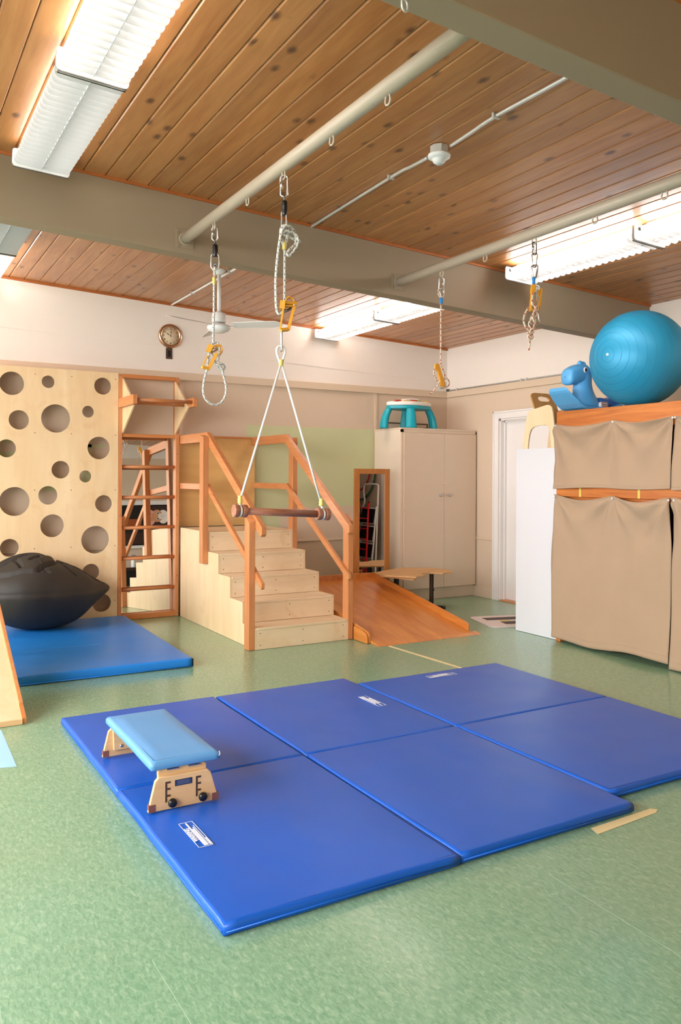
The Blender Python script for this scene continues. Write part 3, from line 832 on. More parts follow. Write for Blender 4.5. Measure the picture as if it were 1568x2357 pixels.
H2 = [(.6, 2.1, .1), (.3, 2.2, .06), (.05, 1.95, .12), (.55, 1.72, .06), (.2, 1.6, .09), (-.2, 1.5, .06), (.6, 1.3, .1), (.3, 1.15, .08), (-.1, 1.05, .13), (.62, .85, .06), (.2, .7, .11), (-.2, .55, .07), (.55, .4, .1), (.1, .3, .06)]
t = thing('climbing_wall', 'birch plywood climbing wall with round holes of many sizes', 'climbing wall', (1.0, CW, 0))
holed_sheet(.815, 2.031, .012, 2.362, H1, CW, .018).build('plywood_sheet', 'birch_z', t)
holed_sheet(-.40, .812, .012, 2.362, H2, CW, .018).build('plywood_sheet', 'birch_z', t)
for z in (.02, 2.335): MB().box(-.38, 2.02, CW + .018, YB - .032, z, z + .018).build('batten', 'fir_x', t)
scr = MB()
for x in (.84, 1.28, 1.60, 2.005):
    for z in (2.30, 1.77, 1.25, .72, .2):
        if not any((x - a) ** 2 + (z - b) ** 2 < (r + .02) ** 2 for a, b, r in H1): scr.cyl((x, CW + .001, z), (x, CW - .0008, z), .0045, 8)
scr.build('screws', 'dark_ink', t, kind='stuff')

# ------------------------------------------------------------------ wall ladder with pull-up bar
LX0, LX1 = 2.034, 2.636
t = thing('wall_ladder', 'orange wooden wall ladder with pull-up bar beside the climbing wall', 'ladder', ((LX0 + LX1) / 2, CW, 0))
for a, b in ((LX0, LX0 + .036), (LX1 - .036, LX1)): MB().box(a, b, CW, CW + .085, .002, 2.358).build('stile', 'fir_z', t, bevel=.002)
MB().box(LX0 + .036, LX1 - .036, CW, CW + .085, .002, .052).build('bottom_rail', 'fir_x', t, bevel=.002)
MB().box(LX0 + .036, LX1 - .036, CW, CW + .085, 2.322, 2.358).build('top_rail', 'fir_x', t, bevel=.002)
MB().box(LX0 + .036, LX1 - .036, CW + .01, CW + .045, 1.756, 1.788).build('cross_rail', 'fir_x', t, bevel=.002)
for z in (.285, .585, .881, 1.176, 1.471): MB().cyl((LX0 + .03, CW + .042, z), (LX1 - .03, CW + .042, z), .0165, 16).build('rung', 'dowel', t)
for x in (LX0 + .036, LX1 - .036 - .014):
    MB().prism([(x, CW, 2.316), (x, 7.29, 2.05), (x, 7.29, 2.03), (x, CW, 1.792)], (.014, 0, 0)).build('gusset', 'birch_z', t)
for a, b in ((LX0 - .002, LX0 + .036), (LX1 - .036, LX1 + .002)):
    MB().box(a, b, 7.17, CW, 2.032, 2.118).build('arm', 'fir_y', t, bevel=.002)
MB().cyl((LX0 + .03, 7.215, 2.077), (LX1 - .03, 7.215, 2.077), .016, 16).build('pull_up_bar', 'dowel', t)
MB().cyl((LX0 + .03, 7.40, 2.062), (LX1 - .03, 7.40, 2.062), .016, 16).build('pull_up_bar', 'dowel', t)
scr = MB()
for x in (LX0 + .018, LX1 - .018):
    for z in (.03, .4, 1.0, 1.6, 2.34): scr.cyl((x, CW + .001, z), (x, CW - .0012, z), .004, 8)
scr.build('screws', 'dark_ink', t, kind='stuff')

# tall mirror leaning behind the ladder
AL = math.radians(2.9)
my0 = 7.80 - (1.0 - .06) * math.tan(AL)
def mp(x, z, d=0.0): return Vector((x, 7.80 + (z - 1.0) * math.tan(AL) - d, z))
t = thing('tall_mirror', 'tall frameless mirror leaning on the wall behind the wooden ladder', 'mirror', (2.33, my0, 0))
mx0, mx1 = 2.072, 2.598
MB().prism([mp(mx0, .055), mp(mx1, .055), mp(mx1, 1.772), mp(mx0, 1.772)], (0, .006, 0)).build('glass', 'mirror_glass', t)
MB().box(mx0 - .03, mx1 + .03, my0 - .005, my0 + .05, .03, .054).build('ledge', 'fir_x', t)

# ------------------------------------------------------------------ practice stairs
SX0, SX1 = 2.660, 3.486
RY = (5.855, 6.100, 6.370, 6.640, 6.900)
RH = .175
t = thing('practice_stairs', 'birch plywood practice stairs with orange wooden handrails', 'stairs', ((SX0 + SX1) / 2, RY[0], 0))
prof = [(RY[0], 0), (RY[0], RH)]
for k in range(1, 5): prof += [(RY[k], RH * k), (RY[k], RH * (k + 1))]
prof += [(7.64, RH * 5), (7.64, 0)]
for x in (SX0 - .018, SX1):
    MB().prism([(x, y, max(z, .002)) for y, z in prof], (.018, 0, 0)).build('side_panel', 'birch_z', t)
    e = MB()
    for k in range(5):
        nx = RY[k + 1] if k < 4 else 7.64
        e.box(x - .0006, x + .0186, RY[k] - .0008, RY[k] + .004, RH * k + .002, RH * (k + 1) + .0006).box(x - .0006, x + .0186, RY[k], nx, RH * (k + 1) - .003, RH * (k + 1) + .0006)
    e.build('panel_edge', 'ply_edge', t)
scr = MB()
for k in range(5):
    nx = RY[k + 1] if k < 4 else 7.64
    MB().box(SX0, SX1, RY[k], RY[k] + .018, RH * k + .002, RH * (k + 1) - .018).build('riser', 'birch_x', t)
    MB().box(SX0, SX1, RY[k] - .006, nx, RH * (k + 1) - .018, RH * (k + 1)).build('tread', 'birch_panel' if k == 9 else 'birch_x', t, bevel=.002)
    for x in (SX0 + .03, (SX0 + SX1) / 2, SX1 - .03):
        for z in (RH * k + .035, RH * (k + 1) - .045): scr.cyl((x, RY[k] + .001, z), (x, RY[k] - .001, z), .0042, 8)
for z in (.03, .09): scr.cyl((2.6005, 5.905, z), (2.5985, 5.905, z), .005, 8)
for z in (.62, .78): scr.cyl((2.6005, 6.93, z), (2.5985, 6.93, z), .005, 8)
scr.build('screws', 'dark_ink', t, kind='stuff')
bp = MB().box(SX0 + .002, SX1 + .018, 7.79, 7.806, RH * 5, 1.778).build('back_panel', 'birch_panel', t)
MB().box(SX0, SX1 + .03, 7.775, 7.815, 1.778, 1.796).build('cap_strip', 'fir_x', t, bevel=.002)
# posts
PBL = (2.601, 2.655)
def post(x0, x1, y0, y1, z0, pts_top):
    """Square post with a cut top: pts_top gives z at front-left, front-right, back-right, back-left."""
    v = [(x0, y0, z0), (x1, y0, z0), (x1, y1, z0), (x0, y1, z0), (x0, y0, pts_top[0]), (x1, y0, pts_top[1]), (x1, y1, pts_top[2]), (x0, y1, pts_top[3])]
    return MB().add(v, [(0, 3, 2, 1), (4, 5, 6, 7), (0, 1, 5, 4), (1, 2, 6, 5), (2, 3, 7, 6), (3, 0, 4, 7)]).build('post', 'fir_z', t, bevel=.003)
x0, x1 = SX0 - .018 - .054, SX0 - .018
post(x0, x1, 5.853, 5.945, .002, (1.01, 1.03, 1.09, 1.07))
post(x0, x1, 6.885, 6.977, .59, (1.74, 1.74, 1.76, 1.76))
x2, x3 = SX1 + .018, SX1 + .018 + .050
post(x2, x3, 5.853, 5.945, .002, (1.01, 1.01, 1.07, 1.07))
post(x2, x3, 6.90, 6.992, .59, (1.76, 1.76, 1.76, 1.76))
# rails: level run from the back panel, then down along the flight
def rail(xa, xb, h, ky, kz, ey, ez, by, name):
    sl = (kz - ez) / (ky - ey)
    c = h * (math.sqrt(1 + sl * sl) - 1)       # keeps the sloping run as thick as the level run
    outl = [(by, kz), (ky, kz), (ey, ez), (ey, ez - h * math.sqrt(1 + sl * sl) * .55), (ey + h * .28, ez - h * math.sqrt(1 + sl * sl) * .80 + sl * h * .28 * .3), (ky + c * .9, kz - h), (by, kz - h)]
    MB().prism([(xa, y, z) for y, z in outl], (xb - xa, 0, 0)).build(name, 'fir_y', t, bevel=.003)
rail(SX0 - .018, SX0 + .024, .086, 6.937, 1.786, 5.735, .985, 7.78, 'top_handrail')
rail(SX1 - .022, SX1 + .018, .086, 6.985, 1.795, 5.775, .975, 7.78, 'top_handrail')
rail(SX0 - .018, SX0 + .012, .057, 6.93, 1.315, 5.735, .545, 7.78, 'middle_handrail')
rail(SX1 - .010, SX1 + .018, .057, 6.985, 1.318, 5.80, .560, 7.78, 'middle_handrail')

# ------------------------------------------------------------------ wooden ramp beside the stairs
RX0, RX1, RYF, RYT, RZT = 3.59, 4.605, 5.53, 7.18, .315
t = thing('ramp', 'varnished orange plywood ramp with low side curbs beside the stairs', 'ramp', ((RX0 + RX1) / 2, RYF, 0))
def rz(y): return .012 + (RZT - .012) * (y - RYF) / (RYT - RYF)
MB().add([(RX0, RYF, .001), (RX1, RYF, .001), (RX1, RYT, .001), (RX0, RYT, .001), (RX0, RYF, .010), (RX1, RYF, .010), (RX1, RYT, RZT), (RX0, RYT, RZT)],
         [(0, 3, 2, 1), (4, 5, 6, 7), (0, 1, 5, 4), (1, 2, 6, 5), (2, 3, 7, 6), (3, 0, 4, 7)]).build('deck', 'ramp_oak', t)
MB().prism([(RX0 - .004, RYF - .05, .001), (RX0 - .004, RYF + .03, .001), (RX0 - .004, RYF + .03, .019), (RX0 - .004, RYF, .015)], (RX1 - RX0 + .05, 0, 0)).build('toe_strip', 'ramp_oak', t)
for xa, wd in ((RX1 - .004, .02), (RX0 - .018, .018)):
    y0 = 5.625 if xa < 4 else 5.60
    pts = [(xa, y0, .002), (xa, y0, rz(y0) + .035), (xa, y0 + .012, rz(y0) + .052), (xa, y0 + .05, rz(y0 + .05) + .06), (xa, RYT, RZT + .06), (xa, RYT, .002)]
    MB().prism(pts, (wd, 0, 0)).build('side_curb', 'ramp_oak', t, bevel=.004)
pts = [(RX0 - .04, 5.625, .002), (RX0 - .04, 5.625, .045), (RX0 - .04, 5.64, .075), (RX0 - .04, 5.70, .10), (RX0 - .04, 5.84, .115), (RX0 - .04, 5.84, .002)]
MB().prism(pts, (.018, 0, 0)).build('side_cheek', 'ramp_oak', t, bevel=.004)
MB().box(RX0, RX1 + .016, RYT, RYT + .02, .002, RZT + .055).build('back_lip', 'ramp_oak', t, bevel=.004)

# ------------------------------------------------------------------ framed mirror
FY = 7.30; FA = math.radians(0.4)
q0 = at_y(816.5, 1079, FY); q1 = at_y(898, 1079, FY)
fx0, fx1, fz1, fw = q0.x, q1.x, 1.472, .066
t = thing('framed_mirror', 'narrow standing mirror with orange wooden frame behind the ramp', 'mirror', ((fx0 + fx1) / 2, FY, 0))
def fp(z): return (z - 1.0) * math.tan(FA)
for a, b in ((fx0, fx0 + fw), (fx1 - fw, fx1)): MB().box(a, b, FY, FY + .022, .003, fz1).build('frame_side', 'mirror_frame', t, bevel=.003)
MB().box(fx0 + fw, fx1 - fw, FY, FY + .022, fz1 - .055, fz1).build('frame_top', 'mirror_frame', t, bevel=.003)
MB().box(fx0 + fw, fx1 - fw, FY, FY + .022, .003, .06).build('frame_bottom', 'mirror_frame', t, bevel=.003)
MB().box(fx0 + fw, fx1 - fw, FY + .006, FY + .010, .06, fz1 - .055).build('glass', 'mirror_glass', t)
MB().box(fx0 + .02, fx0 + .06, FY + .022, FY + .30, .003, .04).box(fx1 - .06, fx1 - .02, FY + .022, FY + .30, .003, .04).build('stand_foot', 'mirror_frame', t)

# ------------------------------------------------------------------ cabinet and the toy table on it
KX0, KX1, KY, KZ0, KZ1 = 5.045, 6.106, 7.30, .135, 1.932
t = thing('tall_cabinet', 'tall beige two-door cabinet in the corner', 'cabinet', ((KX0 + KX1) / 2, KY, 0))
MB().box(KX0, KX1, KY + .02, YB - .03, KZ0, KZ1 - .02).build('carcass', 'cabinet_side', t)
MB().box(KX0, KX0 + .03, KY, KY + .02, KZ0, KZ1 - .02).box(KX1 - .014, KX1, KY, KY + .02, KZ0, KZ1 - .02).box(KX0, KX1, KY, KY + .02, KZ1 - .05, KZ1 - .02).build('face_frame', 'cabinet_paint', t)
MB().box(KX0 - .004, KX1, KY - .006, YB - .03, KZ1 - .02, KZ1).build('top_board', 'cabinet_paint', t, bevel=.003)
MB().box(KX0 + .03, KX1, KY + .045, YB - .03, .002, KZ0).build('plinth', 'cabinet_paint', t)
km = 5.632
for a, b, kx in ((KX0 + .032, km - .0015, km - .062), (km + .0015, KX1 - .016, km + .055)):
    d = MB().box(a, b, KY - .012, KY + .018, KZ0 + .003, KZ1 - .053).build('door', 'cabinet_paint', t, bevel=.002)
    MB().lathe((kx, KY - .012, 1.183), [(0, 0), (.016, 0), (.012, .006), (.008, .012), (.010, .02), (.019, .028), (.020, .036), (.015, .042), (0, .044)], 20, (0, -1, 0)).build('knob', 'steel', d)
for z in (.42, 1.02, 1.62): MB().cyl((KX0 + .031, KY - .008, z - .03), (KX0 + .031, KY - .008, z + .03), .005, 8).build('hinge', 'cabinet_paint', t)
MB().box(km - .035, km + .03, KY - .02, KY - .012, 1.305, 1.33).build('latch', 'cabinet_paint', t, bevel=.002)

TX, TY, TZ = 5.32, 7.55, KZ1
t = thing('toy_table', 'teal and white activity toy table standing on the tall cabinet', 'toy', (TX, TY, TZ))
for ax, ay in ((-.335, .02), (.33, -.03), (-.11, -.20), (.08, .19)):
    n_ = 10; m = MB(); d_ = Vector((ax, ay, 0)).normalized(); sd = Vector((-d_.y, d_.x, 0)); rad = Vector((ax, ay, 0)).length
    prev = []
    for j in range(n_ + 1):
        f = j / n_
        r_ = rad * (1.0 - .22 * f ** 2.2); wd = .062 - .016 * f; th = .028
        c_ = Vector((TX, TY, TZ + .235 * f)) + d_ * r_
        prev.append([c_ + sd * wd - d_ * th, c_ + sd * wd + d_ * th * .3, c_ + sd * wd * .6 + d_ * th, c_ - sd * wd * .6 + d_ * th, c_ - sd * wd + d_ * th * .3, c_ - sd * wd - d_ * th])
    vs = [p for r_ in prev for p in r_]
    fs = [(i * 6 + k, i * 6 + (k + 1) % 6, (i + 1) * 6 + (k + 1) % 6, (i + 1) * 6 + k) for i in range(n_) for k in range(6)] + [tuple(range(6))[::-1], tuple(n_ * 6 + k for k in range(6))]
    m.add(vs, fs, True).build('leg', 'toy_teal', t)
def lobes(r0, amp, z, n=48): return [Vector((TX + .0 + 1.0 * (r0 + amp * math.cos(4 * a + .9)) * math.cos(a), TY + .66 * (r0 + amp * math.cos(4 * a + .9)) * math.sin(a), z)) for a in [2 * math.pi * k / n for k in range(n)]]
MB().prism(lobes(.275, .014, TZ + .222), (0, 0, .038)).build('base_tray', 'toy_teal', t, bevel=.008)
MB().prism(lobes(.272, .014, TZ + .260), (0, 0, .046)).build('top_tray', 'toy_white', t, bevel=.014)
zt = TZ + .306
MB().box(TX - .24, TX - .17, TY - .10, TY - .05, zt, zt + .014).build('button_pad', 'red', t, bevel=.005)
MB().box(TX - .15, TX - .10, TY - .12, TY - .07, zt, zt + .012).build('button_pad', 'yellow', t, bevel=.005)
MB().box(TX - .10, TX - .06, TY - .12, TY - .07, zt, zt + .012).build('button_pad', 'lime', t, bevel=.005)
MB().box(TX - .06, TX + .03, TY - .13, TY - .09, zt, zt + .02).build('key_block', 'red', t, bevel=.005)
MB().box(TX + .035, TX + .06, TY - .13, TY - .09, zt, zt + .022).build('key_block', 'lime', t, bevel=.005)
MB().prism([(TX - .09, TY - .03, zt), (TX + .14, TY - .03, zt), (TX + .12, TY - .03, zt + .045), (TX + .02, TY - .03, zt + .052), (TX - .06, TY - .03, zt + .04)], (0, .10, 0)).build('play_arch', 'toy_white', t, bevel=.006)
MB().box(TX + .06, TX + .13, TY - .04, TY - .03, zt + .012, zt + .03).build('display', 'plate_text', t)
MB().ball((TX + .20, TY - .05, zt), .036, .036, .022, 16, 8).build('dome_button', 'yellow', t)
o = MB().box(5.36, 5.42, KY + .002, KY + .03, KZ1, KZ1 + .006).build('cable', 'black', bevel=.002)
tag(o, 'short black cable end lying on the cabinet under the toy table', 'cable')

# ------------------------------------------------------------------ low cut-out desk
DZ = .40
dp = [at_z(px, py, DZ) for px, py in ((865, 1317), (884, 1313), (930, 1306), (1000, 1307), (1043, 1313.5), (1041, 1315.5), (1020, 1318), (990, 1317.5), (972, 1319), (969, 1320.5), (980, 1322), (979, 1323.5), (958, 1327.5), (885, 1323.5))]
cxd = sum((p.x for p in dp)) / len(dp); cyd = sum((p.y for p in dp)) / len(dp)
t = thing('cutout_desk', 'low wooden desk with a belly cut-out and black metal legs', 'desk', (cxd, cyd, 0))
MB().prism(dp, (0, 0, -.016)).build('desktop', 'desk_ply', t, bevel=.003)
lg = Vector((5.09, 6.80, 0)); lg2 = Vector((4.70, 6.98, 0))
for p in (lg,):
    MB().box(p.x - .016, p.x + .006, p.y - .016, p.y + .016, .03, DZ - .016).build('leg', 'brown_plate', t, bevel=.003)
    MB().box(p.x + .006, p.x + .016, p.y - .018, p.y + .018, .03, DZ - .016).build('leg_channel', 'black', t)
    MB().cyl((p.x + .016, p.y, .20), (p.x + .032, p.y, .20), .012, 10).build('knob', 'black_plastic', t)
    MB().bar((p.x - .02, p.y + .22, .018), (p.x + .10, p.y - .10, .018), .045, .034).build('foot', 'dark_brown', t, bevel=.004)
MB().box(lg2.x - .02, lg2.x + .02, lg2.y - .02, lg2.y + .02, .345, DZ - .016).build('leg', 'black', t)
MB().bar(dp[0] + Vector((.07, .0, -.034)), dp[12] + Vector((.04, .08, -.034)), .03, .034).build('apron', 'beech', t, bevel=.003)
MB().box(4.79, 4.83, 7.02, 7.06, .004, DZ - .016).build('leg', 'black', t)

# ------------------------------------------------------------------ curtained shelf on the right
CX, CXB = 5.03, 5.52
CY0, CY1 = 2.70, 4.965
t = thing('storage_shelf', 'tall wooden storage shelf hung with tan curtains at right', 'shelf', ((CX + CXB) / 2, (CY0 + CY1) / 2, 0))
MB().box(CX, CX + .04, CY0, CY1, 1.775, 1.946).build('top_beam', 'shelf_fir', t, bevel=.003)
MB().box(CX + .04, CXB, CY0, CY1, 1.90, 1.946).build('top_deck', 'shelf_fir', t)
mb_ = MB().box(CX, CX + .04, CY0, CY1, 1.228, 1.315).build('middle_beam', 'shelf_fir', t, bevel=.003)
for yy in (4.70, 4.115): MB().box(CX - .0012, CX, yy - .011, yy + .011, 1.229, 1.314).build('tape_mark', 'tape_yellow', mb_)
MB().box(CX + .04, CXB, CY0, CY1, 1.20, 1.228).build('middle_deck', 'shelf_fir', t)
MB().box(CX + .04, CXB, CY0, CY1, .10, .13).build('bottom_deck', 'shelf_fir', t)
for y in (CY0, CY1 - .05):
    for x in (CX + .002, CXB - .05): MB().box(x, x + .05, y, y + .05, .002, 1.838).build('post', 'shelf_fir', t, bevel=.002)
MB().box(CXB - .012, CXB, CY0 + .05, CY1 - .05, .13, 1.90).build('back_sheet', 'dark_brown', t)

def curtain_fn(y0, y1, ztop, zbot, pins, sag, seed, hem=.0, flare=.0):
    """Cloth pinned at some points: top edge sags between pins, folds fan out from them."""
    def fn(u, v):
        y = y0 + (y1 - y0) * u
        s_ = 0.0
        for a, b in zip(pins[:-1], pins[1:]):
            lo, hi = min(a, b), max(a, b)
            if lo <= y <= hi:
                f = (y - lo) / (hi - lo); s_ = sag * math.sin(math.pi * f) ** 1.2
        zt = ztop - s_
        zb = zbot + hem * (0.012 * math.sin(7 * y + seed) + 0.02 * (u - .5))
        z = zb + (zt - zb) * (1 - v)
        d = 0.0
        for p in pins:
            dz = max(0.001, ztop - z); dy = y - p
            ang = math.atan2(dy, dz)
            r_ = math.hypot(dy, dz)
            d += .026 * math.cos(ang * 8 + seed + p * 3) * min(1, r_ / .12) * math.exp(-r_ / .55)
        d += .040 * noise.noise(Vector((y * 2.6 + seed, z * 1.3, seed))) + .010 * noise.noise(Vector((y * 7 + seed, z * 2.5, 3)))
        d += s_ * .9 * max(0, 1 - v * 6)
        d += flare * (v ** 2) * .03
        return Vector((CX - .020 - max(-.014, d * .9), y, z))
    return fn
def curtain(lb, y0, y1, zt, zb, pins, sag, seed, hem, flip=True):
    t = thing('curtain', lb, 'curtain', (CX - .02, (y0 + y1) / 2, zb), 'curtains on the storage shelf')
    MB().grid(curtain_fn(y0, y1, zt, zb, pins, sag, seed, hem, 1.0), 70, 60).build('cloth', 'curtain', t, solid=.0015)
    hem_fn = curtain_fn(y0, y1, zt, zb, pins, sag, seed, hem, 1.0)
    MB().tube([hem_fn(k / 40, .0) for k in range(41)], .0035, 6).build('hem', 'curtain', t)
    MB().tube([hem_fn(k / 40, .955) + Vector((-.001, 0, 0)) for k in range(41)], .0016, 5).build('seam', 'curtain', t)
    if flip:   # folded-back side flap
        def flap(u, v):
            e_ = hem_fn(0, v); wv = .030 + .012 * math.sin(v * 9 + seed)
            return e_ + Vector((.012 + .02 * u, wv * u, 0))
        MB().grid(flap, 4, 40).build('side_flap', 'curtain', t, solid=.0015)
    for p in pins:
        if y1 - .01 <= p <= y0 + .01:
            f = (p - y0) / (y1 - y0); q = hem_fn(min(max(f, 0), 1), .012)
            MB().ball((q.x - .006, q.y, q.z - .003), .008, .008, .008, 10, 6).build('push_pin', 'white_metal', t)
curtain('tan curtain covering the upper half of the shelf', 4.97, 3.80, 1.834, 1.302, (4.955, 4.345, 3.80), .032, 1.3, .5)
curtain('tan curtain hanging over the lower half of the shelf to the floor', 4.965, 3.815, 1.243, .035, (4.955, 4.345, 3.815), .042, 4.1, 1.0)
curtain('upper tan curtain panel cut off by the right picture edge', 3.794, 2.72, 1.834, 1.300, (3.788, 3.25, 2.72), .03, 7.7, .5, False)
curtain('lower tan curtain panel cut off by the right picture edge', 3.803, 2.72, 1.243, .02, (3.775, 3.25, 2.72), .04, 9.2, .6, False)

# exercise ball
bc = Vector((5.205, 4.262, 1.946 + .3755)); BR = .375
t = thing('exercise_ball', 'large metallic blue exercise ball on top of the curtained shelf', 'exercise ball', (bc.x, bc.y, 1.946))
MB().ball(bc, BR, BR, BR, 64, 40).build('skin', 'ball_blue', t)
plug_dir = (at_y(1398, 814, bc.y) - bc); plug_dir = Vector((-.80, .02, .06)).normalized()
pd = (Vector((0, 0, EYE)) - bc).normalized()
rgt = c_r; upv = Vector((0, 0, 1))
plug_dir = (pd * .66 - rgt * .735 + upv * .10).normalized()
a_ = plug_dir.orthogonal().normalized(); b_ = plug_dir.cross(a_)
MB().lathe(bc + plug_dir * (BR - .002), [(.011, 0), (.011, .004), (.007, .007), (0, .0075)], 14, plug_dir).build('valve_plug', 'white_metal', t)
for ang in (9, 18, 27, 36, 46, 56, 67, 78):
    th = math.radians(ang)
    MB().tube([bc + (plug_dir * math.cos(th) + (a_ * math.cos(k * math.pi / 36) + b_ * math.sin(k * math.pi / 36)) * math.sin(th)) * (BR - .0001) for k in range(72)], .0009, 5, closed=True).build('grip_ring', 'ball_line', t)

# rocking horse, facing out of the shelf towards -x
HY, HZ = 4.80, 1.946
t = thing('rocking_horse', 'blue plastic rocking horse perched on the shelf edge beside the ball', 'toy', (5.2, HY, HZ))
rk = [(4.872, .150), (4.885, .132), (4.93, .092), (4.985, .048), (5.04, .016), (5.09, .003), (5.16, .001), (5.30, .001), (5.40, .010), (5.50, .040)]
def rocker(u, v):
    n_ = len(rk) - 1; f = min(u * n_, n_ - 1e-6); i = int(f); g = f - i
    x = rk[i][0] * (1 - g) + rk[i + 1][0] * g; z = rk[i][1] * (1 - g) + rk[i + 1][1] * g
    hw = .092 + .034 * min(1, u * 3)
    return x, z, hw
m = MB(); N_ = 36; ring = []
for i in range(N_ + 1):
    x, z, hw = rocker(i / N_, 0); th = .030
    ring.append([Vector((x, HY + hw, HZ + z)), Vector((x, HY + hw + .008, HZ + z + th * .5)), Vector((x, HY + hw - .01, HZ + z + th)), Vector((x, HY - hw + .01, HZ + z + th)), Vector((x, HY - hw - .008, HZ + z + th * .5)), Vector((x, HY - hw, HZ + z))])
m.add([p for r_ in ring for p in r_], [(i * 6 + k, (i + 1) * 6 + k, (i + 1) * 6 + (k + 1) % 6, i * 6 + (k + 1) % 6) for i in range(N_) for k in range(6)] + [tuple(range(6)), tuple(N_ * 6 + k for k in range(6))[::-1]], False)
m.build('rocker_base', 'toy_blue', t, bevel=.008, seg=3)
# body: chest, neck, head in one skin from cross-sections (centre x, z, half length, half width, tilt)
sec = [(5.215, .012, .165, .108), (5.200, .060, .145, .100), (5.180, .110, .116, .088), (5.165, .160, .096, .078), (5.160, .205, .086, .070), (5.158, .240, .086, .068), (5.155, .268, .090, .069), (5.150, .300, .094, .072), (5.146, .335, .090, .070), (5.148, .365, .072, .060), (5.152, .387, .040, .038), (5.152, .396, .006, .006)]
m = MB(); n_ = 24
vs = [Vector((x + a * math.cos(2 * math.pi * k / n_), HY + b * math.sin(2 * math.pi * k / n_), HZ + z)) for x, z, a, b in sec for k in range(n_)]
fs = [(i * n_ + k, i * n_ + (k + 1) % n_, (i + 1) * n_ + (k + 1) % n_, (i + 1) * n_ + k) for i in range(len(sec) - 1) for k in range(n_)] + [tuple(range(n_))[::-1]]
m.add(vs, fs, True).build('body', 'toy_blue', t, subsurf=1)
# muzzle: lofted forward from the head
sec = [(5.16, .302, .066, .078), (5.10, .310, .070, .084), (5.05, .298, .070, .082), (5.01, .284, .068, .076), (4.985, .276, .066, .072), (4.968, .273, .058, .062), (4.960, .272, .034, .036), (4.957, .272, .004, .004)]
m = MB()
vs = [Vector((x, HY + a * math.copysign(abs(math.cos(2 * math.pi * k / n_)) ** .7, math.cos(2 * math.pi * k / n_)), HZ + z + b * math.copysign(abs(math.sin(2 * math.pi * k / n_)) ** .7, math.sin(2 * math.pi * k / n_)))) for x, z, a, b in sec for k in range(n_)]
fs = [(i * n_ + k, i * n_ + (k + 1) % n_, (i + 1) * n_ + (k + 1) % n_, (i + 1) * n_ + k) for i in range(len(sec) - 1) for k in range(n_)]
m.add(vs, fs, True).build('muzzle', 'toy_blue', t, subsurf=1)
for q in ((5.13, .400, .030), (5.165, .395, .030), (5.20, .372, .028), (5.215, .33, .022)): MB().ball((q[0], HY, HZ + q[1] - .008), q[2], q[2] * .75, q[2], 14, 8).build('mane', 'toy_blue', t)
MB().cyl((5.185, HY - .115, HZ + .325), (5.185, HY + .115, HZ + .325), .014, 14).build('handle', 'toy_blue_dark', t)
MB().prism([(5.30, HY - .07, HZ + .028), (5.55, HY - .07, HZ + .05), (5.56, HY - .07, HZ + .15), (5.40, HY - .07, HZ + .11), (5.30, HY - .07, HZ + .12)], (0, .14, 0)).build('seat', 'toy_blue_dark', t, bevel=.02, seg=3)
for sy in (-1, 1):
    ey = MB().ball((5.118, HY + sy * .070, HZ + .335), .021, .009, .024, 18, 10).build('eye', 'toy_white', t)
    MB().ball((5.116, HY + sy * .0775, HZ + .335), .011, .004, .015, 14, 8).build('pupil', 'black', ey)
# badge with lettering
bq = Vector((5.285, HY - .128, HZ + .052)); rv = Vector((1, 0, 0)); uv_ = Vector((0, 0, 1))
def rounded(c, w_, h_, r_, right, up, n=5):
    pts = []
    for sx_, sz_, a0 in ((1, -1, -90), (1, 1, 0), (-1, 1, 90), (-1, -1, 180)):
        for j in range(n + 1):
            a = math.radians(a0 + 90 * j / n)
            pts.append(c + right * (sx_ * (w_ / 2 - r_) + r_ * math.cos(a)) + up * (sz_ * (h_ / 2 - r_) + r_ * math.sin(a)))
    return pts
bd = MB().prism(rounded(bq, .082, .044, .016, rv, uv_), (0, .03, 0)).build('badge', 'white_metal', t)
MB().prism(rounded(bq + Vector((0, -.0006, 0)), .076, .038, .014, rv, uv_), (0, .003, 0)).build('badge_rim', 'red', bd)
MB().prism(rounded(bq + Vector((0, -.0012, 0)), .062, .026, .010, rv, uv_), (0, .003, 0)).build('badge_field', 'white_metal', bd)
text('badge_text', 'little tikes', .013, 'dark_ink', bd, bq + Vector((0, -.0018, 0)), (1, 0, 0), (0, 0, 1))

# ------------------------------------------------------------------ white cabinet with a little chair on it
o = thing('white_cupboard', 'plain tall white cupboard standing between the door and the curtained shelf', 'cupboard', (5.28, 5.235, 0))
MB().box(5.062, 5.50, 4.985, 5.483, .003, 1.620).build('body', 'white_board', o, bevel=.002)
MB().box(5.056, 5.062, 4.985, 5.483, .003, 1.642).build('face_sheet', 'white_board', o)
t = thing('toddler_chair', 'small pale wooden toddler chair on top of the white cupboard', 'chair', (5.28, 5.27, 1.62))
Zc = 1.6205
side = [(5.459, Zc), (5.394, Zc), (5.386, 1.70), (5.372, 1.77), (5.352, 1.815), (5.314, 1.838), (5.240, 1.848), (5.165, 1.846), (5.140, 1.832), (5.120, 1.79), (5.108, 1.70), (5.102, Zc), (5.050, Zc), (5.064, 1.80), (5.085, 1.95), (5.100, 2.00), (5.128, 2.020), (5.165, 2.022), (5.331, 1.994), (5.375, 1.985), (5.398, 1.965), (5.420, 1.87), (5.442, 1.75)]
for x in (5.105, 5.405): MB().prism([(x, y, z) for y, z in side], (.016, 0, 0)).build('side_panel', 'beech_pale', t, bevel=.002)
MB().box(5.121, 5.405, 5.09, 5.37, 1.86, 1.874).build('seat', 'beech_dark', t, bevel=.002)
bk = []
def bpz(x, z): return Vector((x, 5.275 + (z - 1.9) * .42, z))
import bmesh
bm = bmesh.new()
